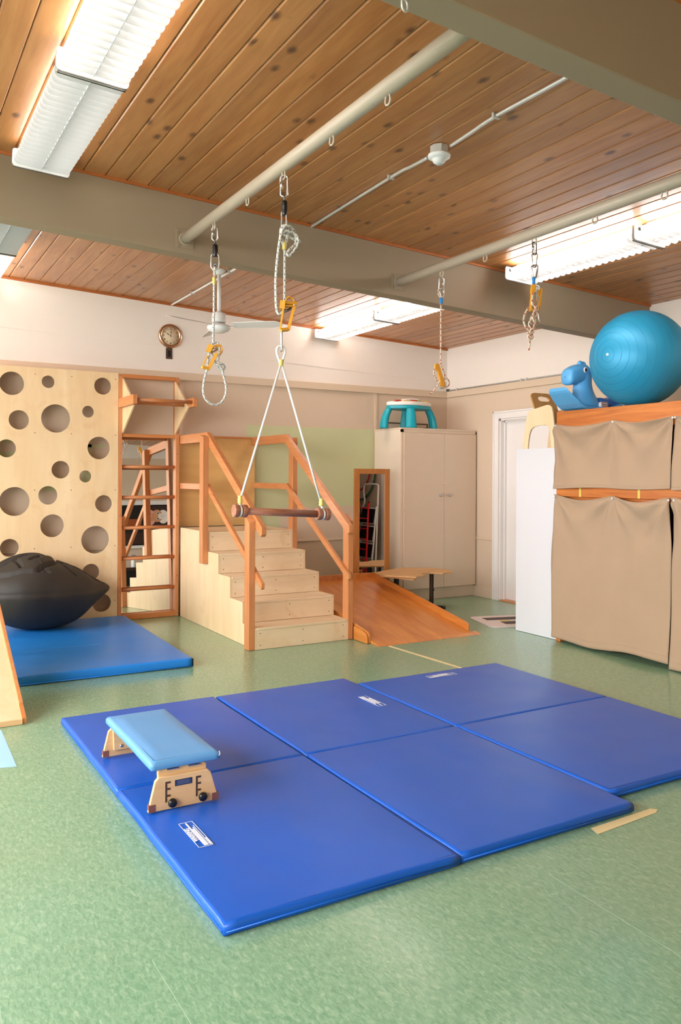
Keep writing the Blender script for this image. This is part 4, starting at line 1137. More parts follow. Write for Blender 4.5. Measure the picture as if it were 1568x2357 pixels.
ou = [(5.122, 1.88), (5.404, 1.88), (5.404, 2.06), (5.396, 2.10), (5.375, 2.135), (5.34, 2.152), (5.175, 2.152), (5.14, 2.145), (5.122, 2.12)]
ho = [(5.20, 2.085), (5.225, 2.075), (5.31, 2.075), (5.335, 2.085), (5.340, 2.105), (5.32, 2.122), (5.26, 2.128), (5.215, 2.120), (5.198, 2.105)]
eds = []
for lp in (ou, ho):
    vv = [bm.verts.new(bpz(*p)) for p in lp]; eds += [bm.edges.new((vv[k], vv[(k + 1) % len(vv)])) for k in range(len(vv))]
bmesh.ops.triangle_fill(bm, use_beauty=True, edges=eds)
r_ = bmesh.ops.extrude_face_region(bm, geom=list(bm.faces))
bmesh.ops.translate(bm, verts=[g for g in r_['geom'] if isinstance(g, bmesh.types.BMVert)], vec=(0, .014, -.005))
bmesh.ops.recalc_face_normals(bm, faces=bm.faces)
idx = {v: i for i, v in enumerate(bm.verts)}
MB().add([v.co.copy() for v in bm.verts], [[idx[v] for v in f.verts] for f in bm.faces]).build('backrest', 'beech_dark', t); bm.free()
t = thing('plastic_bag', 'small clear and pink bag with a black item under the toddler chair', 'bag', (5.22, 5.13, 1.62))
MB().ball((5.22, 5.125, 1.668), .06, .045, .046, 16, 10).build('wrap', 'cord_white', t)
MB().ball((5.19, 5.105, 1.665), .045, .035, .040, 14, 8).build('contents', 'black', t)
MB().ball((5.175, 5.112, 1.640), .042, .030, .016, 14, 8).build('pink_edge', 'pink', t)

# striped floor mat by the door
t = thing('striped_floor_mat', 'white rounded floor mat with dark stripes half behind the white cupboard', 'mat', (5.4, 5.85, 0))
rr = Vector((.97, .24, 0)).normalized(); uu = Vector((-.24, .97, 0)); 
r0 = at_z(1097, 1421, .004)
MB().prism([p for p in rounded(Vector((5.47, 5.80, .001)), .95, .56, .07, Vector((.96, -.28, 0)), Vector((.28, .96, 0)))], (0, 0, .008)).build('mat', 'rug_white', t)
for k in (-1, 1):
    c_ = Vector((5.50, 5.80, .009)) + Vector((.28, .96, 0)) * (k * .11) + Vector((.96, -.28, 0)) * (-.03 if k > 0 else .06)
    MB().prism(rounded(c_, .74, .13, .005, Vector((.96, -.28, 0)), Vector((.28, .96, 0))), (0, 0, .0015)).build('stripe', 'rug_dark', t)
c_ = Vector((5.26, 5.86, .009)); MB().prism(rounded(c_, .10, .05, .005, Vector((.96, -.28, 0)), Vector((.28, .96, 0))), (0, 0, .0012)).build('dash', 'tape_yellow', t)

# ------------------------------------------------------------------ folding mats
def pad(x0, x1, y0, y1, z0, z1, nu=20, nv=24, puff=.004, seed=0, edge=.014):
    """Soft vinyl slab: rounded rim, slightly uneven top."""
    m = MB(); n_ = 5
    def inset(d, z):
        return [(x0 + d, y0 + d, z), (x1 - d, y0 + d, z), (x1 - d, y1 - d, z), (x0 + d, y1 - d, z)]
    prof = [(.004, z0), (0, z0 + .004), (0, z1 - edge)] + [(edge * (1 - math.cos(math.radians(a))), z1 - edge + edge * math.sin(math.radians(a))) for a in (22, 45, 67, 90)]
    base = []
    def ringpts(d, z):
        pts = []
        for k in range(nu): pts.append((x0 + d + (x1 - x0 - 2 * d) * k / nu, y0 + d, z))
        for k in range(nv): pts.append((x1 - d, y0 + d + (y1 - y0 - 2 * d) * k / nv, z))
        for k in range(nu): pts.append((x1 - d - (x1 - x0 - 2 * d) * k / nu, y1 - d, z))
        for k in range(nv): pts.append((x0 + d, y1 - d - (y1 - y0 - 2 * d) * k / nv, z))
        out = []
        for p in pts:
            wob = .004 * noise.noise(Vector((p[0] * 3 + seed, p[1] * 3, seed)))
            out.append(Vector((p[0], p[1], p[2])) + Vector((wob if p[0] < x0 + .05 else (-wob if p[0] > x1 - .05 else 0), wob if p[1] < y0 + .05 else (-wob if p[1] > y1 - .05 else 0), 0)))
        return out
    rings = [ringpts(d, z) for d, z in prof]
    c = 2 * (nu + nv)
    vs = [p for r_ in rings for p in r_]
    fs = [(i * c + k, i * c + (k + 1) % c, (i + 1) * c + (k + 1) % c, (i + 1) * c + k) for i in range(len(prof) - 1) for k in range(c)]
    m.add(vs, fs, True)
    d = prof[-1][0]
    def top(u, v):
        x = x0 + d + (x1 - x0 - 2 * d) * u; y = y0 + d + (y1 - y0 - 2 * d) * v
        e_ = min(u, 1 - u, v, 1 - v)
        b_ = min(1, e_ * 8)
        return Vector((x, y, z1 + b_ * (puff + .0035 * noise.noise(Vector((x * 4 + seed, y * 4, seed))) + .0015 * noise.noise(Vector((x * 11, y * 5, seed))))))
    m.grid(top, nu, nv)
    m.add([(x0 + .004, y0 + .004, z0), (x1 - .004, y0 + .004, z0), (x1 - .004, y1 - .004, z0), (x0 + .004, y1 - .004, z0)], [(3, 2, 1, 0)])
    return m
MZ = .042
def logo(parent, c, right, up, z):
    """White printed maker's patch: frame, stripes and the name."""
    c = Vector(c); r_ = Vector(right); u_ = Vector(up); L, Hh = .226, .056
    g = MB()
    def q(a0, a1, b0, b1): g.prism([c + r_ * a + u_ * b + Vector((0, 0, z)) for a, b in ((a0, b0), (a1, b0), (a1, b1), (a0, b1))], (0, 0, .0008))
    hw, hh, s_ = L / 2, Hh / 2, .0022
    q(-hw, hw, hh - s_, hh); q(-hw, hw, -hh, -hh + s_); q(-hw, -hw + s_, -hh, hh); q(hw - s_, hw, -hh, hh)
    q(-.105, .105, -.002, .0045); q(-.105, .045, -.008, -.0028); q(-.105, .06, -.0135, -.0092)
    q(-.105, .075, -.0195, -.017); q(-.105, -.045, -.0245, -.021); 
    p = g.build('logo_print', 'logo_white', parent)
    text('logo_text', 'WARRING', .0255, 'logo_white', p, c + u_ * .0150 + Vector((0, 0, z + .0006)), right, up, bold=True)
def fold_mat(lb, x0, x1, y0, ym, y1, seed, lg, group='royal blue folding mats'):
    t = thing('folding_mat', lb, 'exercise mat', ((x0 + x1) / 2, (y0 + y1) / 2, 0), group)
    a = pad(x0, x1, y0, ym - .002, .003, MZ, seed=seed).build('mat_panel', 'vinyl_royal', t)
    b = pad(x0, x1, ym + .002, y1, .003, MZ, seed=seed + 3).build('mat_panel', 'vinyl_royal', t)
    MB().box(x0 + .01, x1 - .01, ym - .012, ym + .012, .004, MZ - .012).build('hinge_strip', 'vinyl_royal_edge', t)
    # sewn rim along the lower edge
    for p, (ya, yb) in ((a, (y0, ym)), (b, (ym, y1))):
        for xx in (x0 + .001, x1 - .001): MB().tube([(xx, ya + .01, .016), (xx, yb - .01, .016)], .003, 6).build('piping', 'vinyl_royal_edge', p)
    MB().tube([(x0 + .01, y0 - .001, .016), (x1 - .01, y0 - .001, .016)], .003, 6).build('piping', 'vinyl_royal_edge', a)
    logo(b if lg[1] > ym else a, (lg[0], lg[1], 0), lg[2], lg[3], MZ + .0075)
    return t
fold_mat('royal blue folding mat under the small padded bench', .916, 1.815, 2.250, 3.440, 4.625, 1, (1.051, 2.856, (0, 1, 0), (-1, 0, 0)))
fold_mat('royal blue folding mat in the middle, between the two others', 1.825, 2.735, 2.255, 3.440, 4.615, 11, (2.584, 4.033, (0, -1, 0), (1, 0, 0)))
fold_mat('royal blue folding mat at right, set back from the others', 2.748, 3.925, 2.392, 3.440, 4.462, 21, (3.328, 4.328, (1, 0, 0), (0, 1, 0)))
t = [o for o in bpy.data.objects if o.name.startswith('folding_mat')][-1]
MB().tube(smooth_path([(3.13, 4.468, .02), (3.16, 4.50, .012), (3.26, 4.505, .012), (3.30, 4.468, .02)], 5), .012, 6).build('carry_strap', 'black', t)
t = thing('landing_mat', 'bright blue landing mat under the black beanbag', 'exercise mat', (1.45, 6.6, 0), rot=(0, 0, math.radians(-1.5)), local=True)
pad(-.60, .60, -1.02, 1.0, .003, .066, 24, 30, .004, 31, .012).build('mat_body', 'vinyl_blue', t)
MB().tube([(-.60, -1.021, .008), (.60, -1.021, .008)], .004, 6).build('piping', 'vinyl_blue', t)
MB().tube([(.601, -1.02, .008), (.601, 1.0, .008)], .004, 6).build('piping', 'vinyl_blue', t)
for xx in (-.598, .598): MB().box(xx - .004, xx + .004, -1.024, -1.016, .010, .062).build('corner_seam', 'black', t)
MB().bar((-.45, -.28, .0715), (.12, -.24, .0715), .004, .002).build('seam_crease', 'vinyl_sky', t)

# ------------------------------------------------------------------ beanbag
t = thing('beanbag', 'slumped black beanbag lying on the bright blue mat', 'beanbag', (1.30, 7.30, .07))
bcx, bcy, bz = 1.27, 7.27, .075
m = MB(); nu, nv = 190, 96; vs = []
KN = (.13, -.06)
CREASE = [  # fold valleys on the bag seen from above: points, depth, width
    ([(-.50, .06), (-.32, .03), (-.12, .06), (.03, .03), KN], .035, .020),
    ([(-.48, -.04), (-.30, -.03), (-.16, .0), (-.04, .02)], .022, .016),
    ([(-.40, -.12), (-.28, -.20), (-.12, -.255), (.0, -.27)], .030, .018),
    ([(-.06, -.25), (.04, -.18), KN], .034, .018),
    ([KN, (.19, -.14), (.24, -.22)], .024, .014),
    ([KN, (.22, .0), (.30, -.04), (.42, -.05), (.52, -.02)], .034, .018),
    ([(.17, .06), (.25, .06), (.30, .0)], .022, .014),
    ([KN, (.12, .10), (.18, .22)], .030, .020),
    ([(-.22, -.02), (-.20, -.10), (-.19, -.17)], .024, .013),
    ([(-.10, -.10), (-.02, -.06)], .030, .014),
    ([(.33, .10), (.38, .02), (.47, -.01)], .020, .014)]
def seg_d(px_, py_, a, b):
    ax, ay = a; bx, by = b; dx, dy = bx - ax, by - ay
    t_ = max(0, min(1, ((px_ - ax) * dx + (py_ - ay) * dy) / (dx * dx + dy * dy)))
    return math.hypot(px_ - ax - dx * t_, py_ - ay - dy * t_)
for j in range(nv + 1):
    th = math.pi * j / nv
    for i in range(nu):
        ph = 2 * math.pi * i / nu
        cx_, sx_ = math.cos(ph), math.sin(ph)
        ct = math.cos(th); st = math.sin(th) ** (1.05 if ct > 0 else .62)
        if ct > 0: st = st * .75 + .25 * math.sin(th) ** .5
        x = .50 * st * cx_; y = .385 * st * sx_ + (.05 * ct if ct > 0 else 0)
        z = .315 + ((.315 if ct > 0 else .315) * abs(ct) ** (1.05 if ct > 0 else .9) * (1 if ct > 0 else -1))
        pull = max(0, cx_) ** 14 * st ** 3 * math.exp(-((z - .31) / .10) ** 2)
        x += .085 * pull
        if z < .30: sh = 1 - .22 * ((.30 - z) / .30) ** 1.3; x *= sh; y *= sh
        x -= .10 * max(0, z - .33) * (1 if cx_ > 0 else .2) + .06 * max(0, z - .33)
        if z > .33: z = .33 + (z - .33) * (1 - .34 * max(0, x) / .5)
        up_ = max(0, min(1, (z - .30) / .06))
        n1 = noise.noise(Vector((x * 3.2, y * 3.2, z * 3.2 + 5))); n2 = noise.noise(Vector((x * 9, y * 9, z * 7)))
        k_ = 1 + .040 * n1 + .010 * n2
        dn = 0.0
        if up_ > 0:
            for pl, dp_, wd_ in CREASE:
                d_ = min(seg_d(x, y, pl[q_], pl[q_ + 1]) for q_ in range(len(pl) - 1))
                dn = max(dn, 1.35 * dp_ * math.exp(-(d_ / wd_) ** 2)) - (.35 * dp_ * math.exp(-((d_ - 2.4 * wd_) / wd_) ** 2) if d_ > wd_ else 0)
        sm_ = math.exp(-((z - .335) / .012) ** 2) * .012
        vs.append(Vector((bcx + x * (k_ - sm_), bcy + y * (k_ - sm_), bz + max(0, z * (1 + .05 * n1 * up_) - dn * up_))))
fs = [(j * nu + i, (j + 1) * nu + i, (j + 1) * nu + (i + 1) % nu, j * nu + (i + 1) % nu) for j in range(nv) for i in range(nu)]
m.add(vs, fs, True).build('cover', 'bag_black', t)
MB().bar((bcx + .50, bcy - .02, bz + .30), (bcx + .535, bcy - .02, bz + .335), .012, .02).build('pull_tab', 'bag_black', t)

# ------------------------------------------------------------------ plywood slide at the left edge
t = thing('plywood_slide', 'plywood slide with orange wooden edge at the left picture edge', 'slide', (.45, 4.74, 0))
sl = .445
def sz(y): return .022 + (y - 4.745) * sl
yb_, yt = 4.745, 6.35
MB().prism([(.19, yb_, .002), (.19, yt, sz(yt) - .03), (.19, yt, sz(yt)), (.19, yb_, .024)], (.542, 0, 0)).build('slide_board', 'birch_z', t)
for x in (.172, .732): MB().prism([(x, yb_ + .11, sz(yb_ + .11) - .035), (x, yt, sz(yt) - .04), (x, yt, sz(yt) + .022), (x, yb_ + .11, sz(yb_ + .11) + .022)], (.022, 0, 0)).build('edge_rail', 'fir_y', t, bevel=.002)
for x in (.172, .732): MB().prism([(x, yb_, .002), (x, yb_ + .11, sz(yb_ + .11) - .035), (x, yb_ + .11, sz(yb_ + .11) + .012), (x, yb_, .034)], (.022, 0, 0)).build('edge_block', 'fir_x', t)
MB().box(.19, .732, yb_ - .010, yb_, .002, .03).build('toe_strip', 'beech', t)
for x in (.19, .69): MB().box(x, x + .04, yt - .06, yt - .02, .003, sz(yt) - .05).build('leg', 'fir_z', t)

# ------------------------------------------------------------------ tape marks on the floor
q = [at_z(px, py, 0) for px, py in ((0, 1677), (38, 1764), (0, 1768))]
o = MB().prism([Vector((.44, 4.70, .0006)), Vector((.617, 4.690, .0006)), Vector((.604, 4.066, .0006)), Vector((.42, 4.115, .0006))], (0, 0, .0008)).build('blue_floor_tape', 'tape_blue')
tag(o, 'light blue tape patch on the floor at the left picture edge', 'tape')
o = MB().prism([(3.655, 5.47, .0006), (3.685, 5.47, .0006), (3.725, 4.45, .0006), (3.695, 4.45, .0006)], (0, 0, .0008)).build('floor_tape', 'tape_cream')
tag(o, 'cream tape line on the floor running from the ramp to the mat', 'tape')
o = MB().prism([(2.445, 2.185, .0006), (2.462, 2.236, .0006), (2.825, 2.246, .0006), (2.845, 2.224, .0006), (2.81, 2.206, .0006)], (0, 0, .0008)).build('floor_tape', 'tape_cream')
tag(o, 'short cream tape strip on the floor beside the near mat corner', 'tape')

# ------------------------------------------------------------------ padded bench
t = thing('padded_bench', 'small light blue padded bench with wooden legs on the mat', 'bench', (1.10, 3.49, MZ))
bz0 = MZ + .0085
def trap(y, th, x0=.951, x1=1.246, tx0=.985, tx1=1.207, ht=.132):
    return MB().prism([(x0, y, bz0), (x1, y, bz0), (x1 - .004, y, bz0 + .02), (tx1 + .006, y, bz0 + ht - .014), (tx1 - .008, y, bz0 + ht), (tx0 + .008, y, bz0 + ht), (tx0 - .006, y, bz0 + ht - .014), (x0 + .004, y, bz0 + .02)], (0, th, 0))
for y, nm, s_ in ((3.118, 'near', 1), (3.842, 'far', -1)):
    lg_ = trap(y, .018 * 1).build('leg', 'beech', t, bevel=.003)
    y2 = y + .018 if s_ > 0 else y - .018
    MB().prism([(1.0, y2, bz0 + .03), (1.197, y2, bz0 + .03), (1.200, y2, bz0 + .150), (1.190, y2, bz0 + .158), (1.005, y2, bz0 + .158), (.995, y2, bz0 + .150)], (0, .018, 0)).build('height_board', 'beech', t, bevel=.003)
    for xx in (.953, 1.218):
        MB().box(xx, xx + .028, y - .0012, y + .0192, bz0, bz0 + .030).build('velcro_patch', 'velcro', lg_)
    if s_ > 0:
        for xx in (1.020, 1.148):
            g = MB().box(xx, xx + .008, y - .0008, y + .004, bz0 + .03, bz0 + .112)
            for dz in (.055, .082, .108): g.box(xx + .008, xx + .022, y - .0008, y + .004, bz0 + dz - .004, bz0 + dz + .004)
            g.build('slot', 'brown_plate', lg_)
            MB().lathe((xx + .026, y, bz0 + .028), [(0, .0), (.010, 0), (.010, .006), (.017, .008), (.0185, .014), (.017, .020), (.010, .024), (0, .025)], 20, (0, -1, 0)).build('knob', 'black_plastic', lg_)
        lp = MB().box(1.060, 1.132, y - .0014, y, bz0 + .088, bz0 + .112).build('label_plate', 'plate_navy', lg_)
        g = MB()
        for i_, (a_, b_) in enumerate(((.006, .066), (.010, .062), (.006, .066), (.008, .060))): g.box(1.060 + a_, 1.060 + b_, y - .0018, y - .0013, bz0 + .093 + i_ * .0045, bz0 + .0945 + i_ * .0045)
        g.build('label_lines', 'plate_text', lp)
    else:
        for xx in (1.035, 1.075): MB().ball((xx, y2 - .002, bz0 + .05), .008, .006, .008, 12, 8).build('bolt', 'steel', lg_)
MB().box(.985, 1.225, 3.145, 3.85, .206, .217).build('seat_board', 'beech', t, bevel=.003)
for x in (1.03, 1.12): MB().box(x, x + .05, 3.125, 3.15, .205, .2085).build('hinge', 'steel', t)
mm = pad(.962, 1.252, 3.118, 3.825, .214, .250, 16, 28, .006, 41, .018)
mm.build('seat_pad', 'vinyl_sky', t)
MB().tube(smooth_path([(1.246, 3.122, .226), (1.252, 3.118, .236), (1.251, 3.125, .246)], 4), .0016, 6).build('pad_seam', 'cord_white', t)

# ------------------------------------------------------------------ hanging ropes
def PY(Y): return lambda px, py, dy=0.0: at_y(px, py, Y + dy) 
CR = Vector((.863, -.505, 0))             # sideways direction square to the view, for links seen broadside

def link(c, w_, h_, r, mat, name, t, side=CR, n=20, taper=0.0):
    return MB().tube(oval(c, w_, h_, side=side, n=n, taper=taper), r, 8, closed=True).build(name, mat, t)

# --- trapeze hanger
Y1 = 3.481; p = PY(Y1)
t = thing('trapeze_hanger', 'grey rope hanger with yellow adjuster holding the trapeze bar', 'rope', (1.71, Y1, 2.85))
l = link(p(654, 428), .034, .104, .0048, 'steel', 'quick_link', t)
MB().cyl(p(648.5, 419), p(648.5, 434), .0085, 6).build('lock_nut', 'steel', l)
link(p(655, 456), .026, .030, .0035, 'dark_steel', 'swivel_ring', t, side=(.5, .86, 0))
MB().lathe(p(655, 496), [(0, 0), (.0125, 0), (.0135, .003), (.0135, .066), (.011, .070), (0, .070)], 20).build('swivel_barrel', 'black_plastic', t)
link(p(654, 509), .024, .098, .0045, 'steel', 'oval_link', t, side=(.7, -.7, 0))
MB().tube(smooth_path([p(655.5, 570), p(650, 556), p(646.5, 540), p(648, 525), p(655, 519), p(662, 525), p(663, 540), p(659, 556), p(656, 570)], 5), .0072, 10).build('rope_eye', 'rope_grey', t)
MB().lathe(p(654.5, 575), [(0, 0), (.0085, 0), (.0105, .006), (.010, .02), (.0115, .028), (.0095, .038), (0, .038)], 16).build('yellow_wrap', 'wrap_yellow', t)
MB().tube(smooth_path([p(655.5, 572), p(655.5, 620), p(655.5, 660), p(655, 700)], 6), .0062, 10).build('rope', 'rope_grey', t)
MB().tube(smooth_path([p(666, 712, .01), p(656, 716, .006), p(649, 720), p(643, 723), p(638, 716), p(636, 700), p(635, 670), p(635, 645), p(637, 615), p(640, 585), p(644, 555, -.008), p(649, 532, -.016), p(656, 521, -.02), p(665, 520, -.02), p(674, 527, -.01), p(679, 537, .004), p(682, 552, .006), p(680, 562, .004), p(672, 570), p(664, 578, -.006), p(662, 586, -.01), p(667, 588, -.01), p(676, 578, -.012), p(684, 566, -.012), p(687, 553, -.012), p(682, 541, -.012), p(672, 534, -.012), p(660, 532, -.012), p(652, 534, .01), p(656, 540, .014), p(668, 545, .012), p(680, 552, .014), p(694, 556, .014)], 5), .0068, 10).build('tail_rope', 'rope_grey', t)
ad = MB()
def bars(m, pts, w_, h_, closed=False):
    n_ = len(pts)
    for k in range(n_ if closed else n_ - 1): m.bar(pts[k], pts[(k + 1) % n_], w_, h_, up=(c_f.x, c_f.y, 0))
for dy in (-.012, .012):
    bars(ad, [p(654, 700, dy), p(645, 758, dy)], .0085, .005); bars(ad, [p(678, 704, dy), p(664, 758, dy)], .015 if dy < 0 else .01, .005)
bars(ad, [p(645, 760), p(665, 758)], .014, .03)
bars(ad, [p(652, 693), p(650, 712)], .026, .03)
bars(ad, [p(654, 697), p(681, 700)], .014, .03); bars(ad, [p(654, 705), p(680, 706)], .007, .03)
bars(ad, [p(657, 697), p(660, 688), p(666, 684.5), p(674, 688), p(681, 701)], .006, .028)
ad.build('adjuster', 'adjuster_yellow', t, bevel=.0015)
MB().cyl(p(677, 702, -.02), p(677, 702, .02), .004, 10).build('adjuster_pin', 'steel', t)
MB().tube([p(656, 717), p(666, 712), p(670, 709)], .006, 8).build('cam', 'dark_steel', t)
link(p(648, 783), .018, .108, .0048, 'steel', 'carabiner', t, side=(.3, .95, 0))

# --- trapeze bar
t = thing('trapeze_bar', 'wooden trapeze swing bar on white cords in the room centre', 'swing', (1.71, Y1, 1.2))
tw = p(647, 836)
MB().tube(smooth_path([p(647, 840), p(640.5, 822), p(637, 808), p(640, 799), p(648, 797), p(655, 801), p(656.5, 810), p(653, 823), p(648, 840)], 5), .0062, 10).build('top_loop', 'cord_white', t)
MB().lathe(p(647, 842.5), [(0, 0), (.0095, 0), (.0115, .004), (.0095, .009), (.012, .014), (.009, .019), (.0115, .024), (.0125, .029), (.010, .032), (0, .032)], 16).build('top_wrap', 'wrap_yellow', t)
eL = p(552.5, 1152); eR = p(739.5, 1158)
MB().cyl(p(646, 840), eL, .0052, 10).build('cord', 'cord_white', t)
MB().cyl(p(649, 840), eR, .0052, 10).build('cord', 'cord_white', t)
bl = p(537, 1175.5); br = p(757, 1184)
axd = (br - bl).normalized()
def on(f): return bl + (br - bl) * f
MB().cyl(on(.02), on(.98), .0175, 24).build('bar', 'walnut_bar', t)
for f in (.026, .108, .888, .974):
    c_ = on(f); MB().cyl(c_ - axd * .0115, c_ + axd * .0115, .030, 32).build('end_disc', 'walnut_bar', t, bevel=.002)
for f, e_ in ((.066, eL), (.932, eR)):
    c_ = on(f)
    MB().tube([c_ + Vector((0, .021 * math.sin(a), -.021 * math.cos(a))) for a in [math.pi * 2 * k / 16 for k in range(16)]], .006, 8, closed=True).build('cord_loop', 'cord_white', t)
    MB().cyl(c_ + Vector((0, 0, .018)), e_, .0062, 8).build('cord_neck', 'cord_white', t)
    MB().lathe(e_ - Vector((0, 0, .014)), [(0, 0), (.010, 0), (.012, .006), (.0095, .012), (.012, .018), (.009, .026), (.0105, .032), (.008, .038), (0, .038)], 14).build('cord_wrap', 'wrap_yellow', t)

# --- looped grey rope
Y2 = 4.388; p = PY(Y2)
t = thing('looped_rope', 'grey hanging rope ending in a large loop with yellow adjuster', 'rope', (1.71, Y2, 2.85))
l = link(p(494.5, 538), .032, .078, .0045, 'steel', 'quick_link', t)
MB().cyl(p(490, 532), p(490, 543), .0085, 6).build('lock_nut', 'steel', l)
link(p(495, 556), .024, .028, .0033, 'dark_steel', 'swivel_ring', t, side=(.5, .86, 0))
MB().lathe(p(495.5, 591), [(0, 0), (.0145, 0), (.0155, .003), (.0155, .066), (.012, .070), (0, .070)], 20).build('swivel_barrel', 'black_plastic', t)
link(p(495, 602), .046, .094, .0045, 'steel', 'oval_link', t)
MB().tube(smooth_path([p(495, 612, -.01), p(495.5, 610), p(494, 625), p(493, 660), p(492.5, 720), p(491, 770), p(491, 792)], 6), .0068, 10).build('rope', 'rope_grey', t)
MB().lathe(p(493, 654), [(0, 0), (.0085, 0), (.011, .006), (.0095, .018), (.0115, .03), (.009, .040), (0, .040)], 14).build('yellow_wrap', 'wrap_yellow', t)
MB().tube(smooth_path([p(491, 790), p(484, 805, .006), p(480, 822), p(478, 845), p(474, 860), p(469.5, 880), p(468, 900), p(471, 914), p(479, 925), p(491, 931), p(503, 930), p(513, 922), p(519.5, 908), p(520.5, 893), p(518, 876), p(514, 862), p(511, 850, -.006), p(505, 842, -.01), p(500, 838, -.01), p(503, 845, .008), p(510, 852, .012), p(517, 848, .008), p(515, 840, -.004), p(507, 837, -.012), p(502, 834, -.01), p(503, 820, -.008), p(505.5, 808, -.008), p(504, 796, -.006), p(499, 789), p(493, 789)], 6), .0065, 10).build('loop_rope', 'rope_grey', t)
MB().tube(smooth_path([p(488, 812, .01), p(491, 824, .01), p(497, 835, .008), p(506, 846, .01)], 5), .0062, 8).build('inner_strand', 'rope_grey', t)
ad = MB()
for dy in (-.012, .012):
    bars(ad, [p(479, 818, dy), p(466, 843, dy)], .008, .005); bars(ad, [p(500, 812, dy), p(480, 849, dy)], .018 if dy < 0 else .01, .005)
bars(ad, [p(465, 845), p(482, 849)], .016, .03)
bars(ad, [p(487, 795), p(480, 810)], .030, .032)
bars(ad, [p(495, 796), p(508, 797), p(511, 806), p(503, 818)], .014, .026)
ad.build('adjuster', 'adjuster_yellow', t, bevel=.0015)
MB().bar(p(486, 812), p(501, 805), .008, .02, up=(c_f.x, c_f.y, 0)).bar(p(489, 805), p(492, 812), .004, .02, up=(c_f.x, c_f.y, 0)).bar(p(489, 803), p(500, 802), .004, .02, up=(c_f.x, c_f.y, 0)).build('cam', 'steel', t)

# --- red-flecked rope with a bar adjuster
Y3 = 4.369; p = PY(Y3)
t = thing('red_flecked_rope', 'thin red-flecked rope with a knot round a yellow adjuster', 'rope', (3.345, Y3, 2.78))
l = link(p(1016, 653), .032, .092, .0045, 'steel', 'quick_link', t)
MB().cyl(p(1020.5, 647), p(1020.5, 658), .0085, 6).build('lock_nut', 'steel', l)
MB().tube(smooth_path([p(1016.5, 688), p(1010, 678), p(1009, 669), p(1013, 664), p(1020, 664), p(1023, 671), p(1021, 680), p(1017, 688)], 5), .0045, 8).build('rope_eye', 'rope_red', t)
MB().tube(smooth_path([p(1016.5, 686), p(1012.5, 675), p(1013, 667), p(1018, 667), p(1021, 673), p(1018, 686)], 5), .003, 8).build('thimble', 'steel', t)
MB().lathe(p(1016, 699), [(0, 0), (.009, 0), (.012, .006), (.010, .016), (.012, .028), (.009, .040), (0, .040)], 14).build('blue_wrap', 'wrap_blue', t)
MB().tube(smooth_path([p(1015.5, 698), p(1015, 740), p(1015, 790), p(1014.5, 836)], 8), .0052, 10).build('rope', 'rope_red', t)
MB().tube(smooth_path([p(1014.5, 834), p(1018, 846, -.01), p(1023, 858, -.008), p(1024, 868, .004), p(1021, 876, .01), p(1014, 880, .012), p(1006, 875, .008), p(1000, 864), p(999, 853, -.004), p(1003, 844, -.008), p(1010, 842, -.01)], 6), .0052, 10).build('knot_loop', 'rope_red', t)
MB().tube(smooth_path([p(1021, 872, -.012), p(1028, 871, -.01), p(1034, 878), p(1033, 887), p(1026, 891, .006), p(1016, 894, .008), p(1010, 888, .004), p(1010, 881, -.006), p(1017, 876, -.012), p(1026, 882, -.014), p(1024, 892, -.012), p(1014, 890, -.014), p(1008, 887, -.01), p(1001, 896), p(992, 906)], 6), .0052, 10).build('tail_rope', 'rope_red', t)
MB().prism([p(1003, 838, -.02), p(1006, 836, -.02), p(1012, 838, -.02), p(1015, 848, -.02), p(1021, 868, -.02), p(1025.5, 887, -.02), p(1022, 891, -.02), p(1017, 890, -.02), p(1012, 868, -.02), p(1008, 854, -.02), p(1002, 848, -.02)], (.004, .022, 0)).build('adjuster', 'adjuster_yellow', t, bevel=.003)

# --- bundled red-flecked rope
Y4 = 3.487; p = PY(Y4)
t = thing('bundled_rope', 'bundled red-flecked rope with carabiners and a yellow adjuster', 'rope', (3.345, Y4, 2.78))
l = link(p(1230.5, 572), .024, .074, .004, 'dark_steel', 'quick_link', t)
MB().cyl(p(1228, 566), p(1228, 576), .0075, 6).build('lock_nut', 'steel', l)
link(p(1231, 599), .026, .084, .0035, 'dark_steel', 'spring_hook', t, taper=.35)
link(p(1231, 625), .028, .072, .0052, 'steel', 'thimble', t, taper=.3)
MB().tube(oval(p(1231, 625), .038, .082, side=CR, n=20, taper=.3), .0022, 6, closed=True).build('rope_eye', 'rope_red', t)
MB().lathe(p(1229, 655), [(0, 0), (.008, 0), (.010, .008), (.0085, .02), (.011, .034), (.009, .042), (0, .042)], 14).build('blue_wrap', 'wrap_blue', t)
ad = MB()
bars(ad, [p(1228, 656), p(1226, 674)], .024, .03); bars(ad, [p(1225, 672), p(1221, 716)], .011, .03)
bars(ad, [p(1246, 665), p(1240, 714)], .011, .03); bars(ad, [p(1221, 714), p(1240, 713)], .010, .03)
bars(ad, [p(1239, 668), p(1237, 692)], .008, .02)
ad.build('adjuster', 'adjuster_yellow', t, bevel=.0015)
MB().tube(smooth_path([p(1231, 657), p(1237, 658), p(1241, 664), p(1242, 672)], 5), .006, 8).bar(p(1233, 662), p(1241, 668), .008, .02).bar(p(1232, 672), p(1241, 664), .006, .02).build('cam', 'steel', t)
MB().bar(p(1238, 678), p(1239, 692), .016, .008, up=(c_f.x, c_f.y, 0)).build('release_tab', 'tape_blue', t)
link(p(1231, 733), .052, .078, .0048, 'steel', 'carabiner', t, taper=-.3)
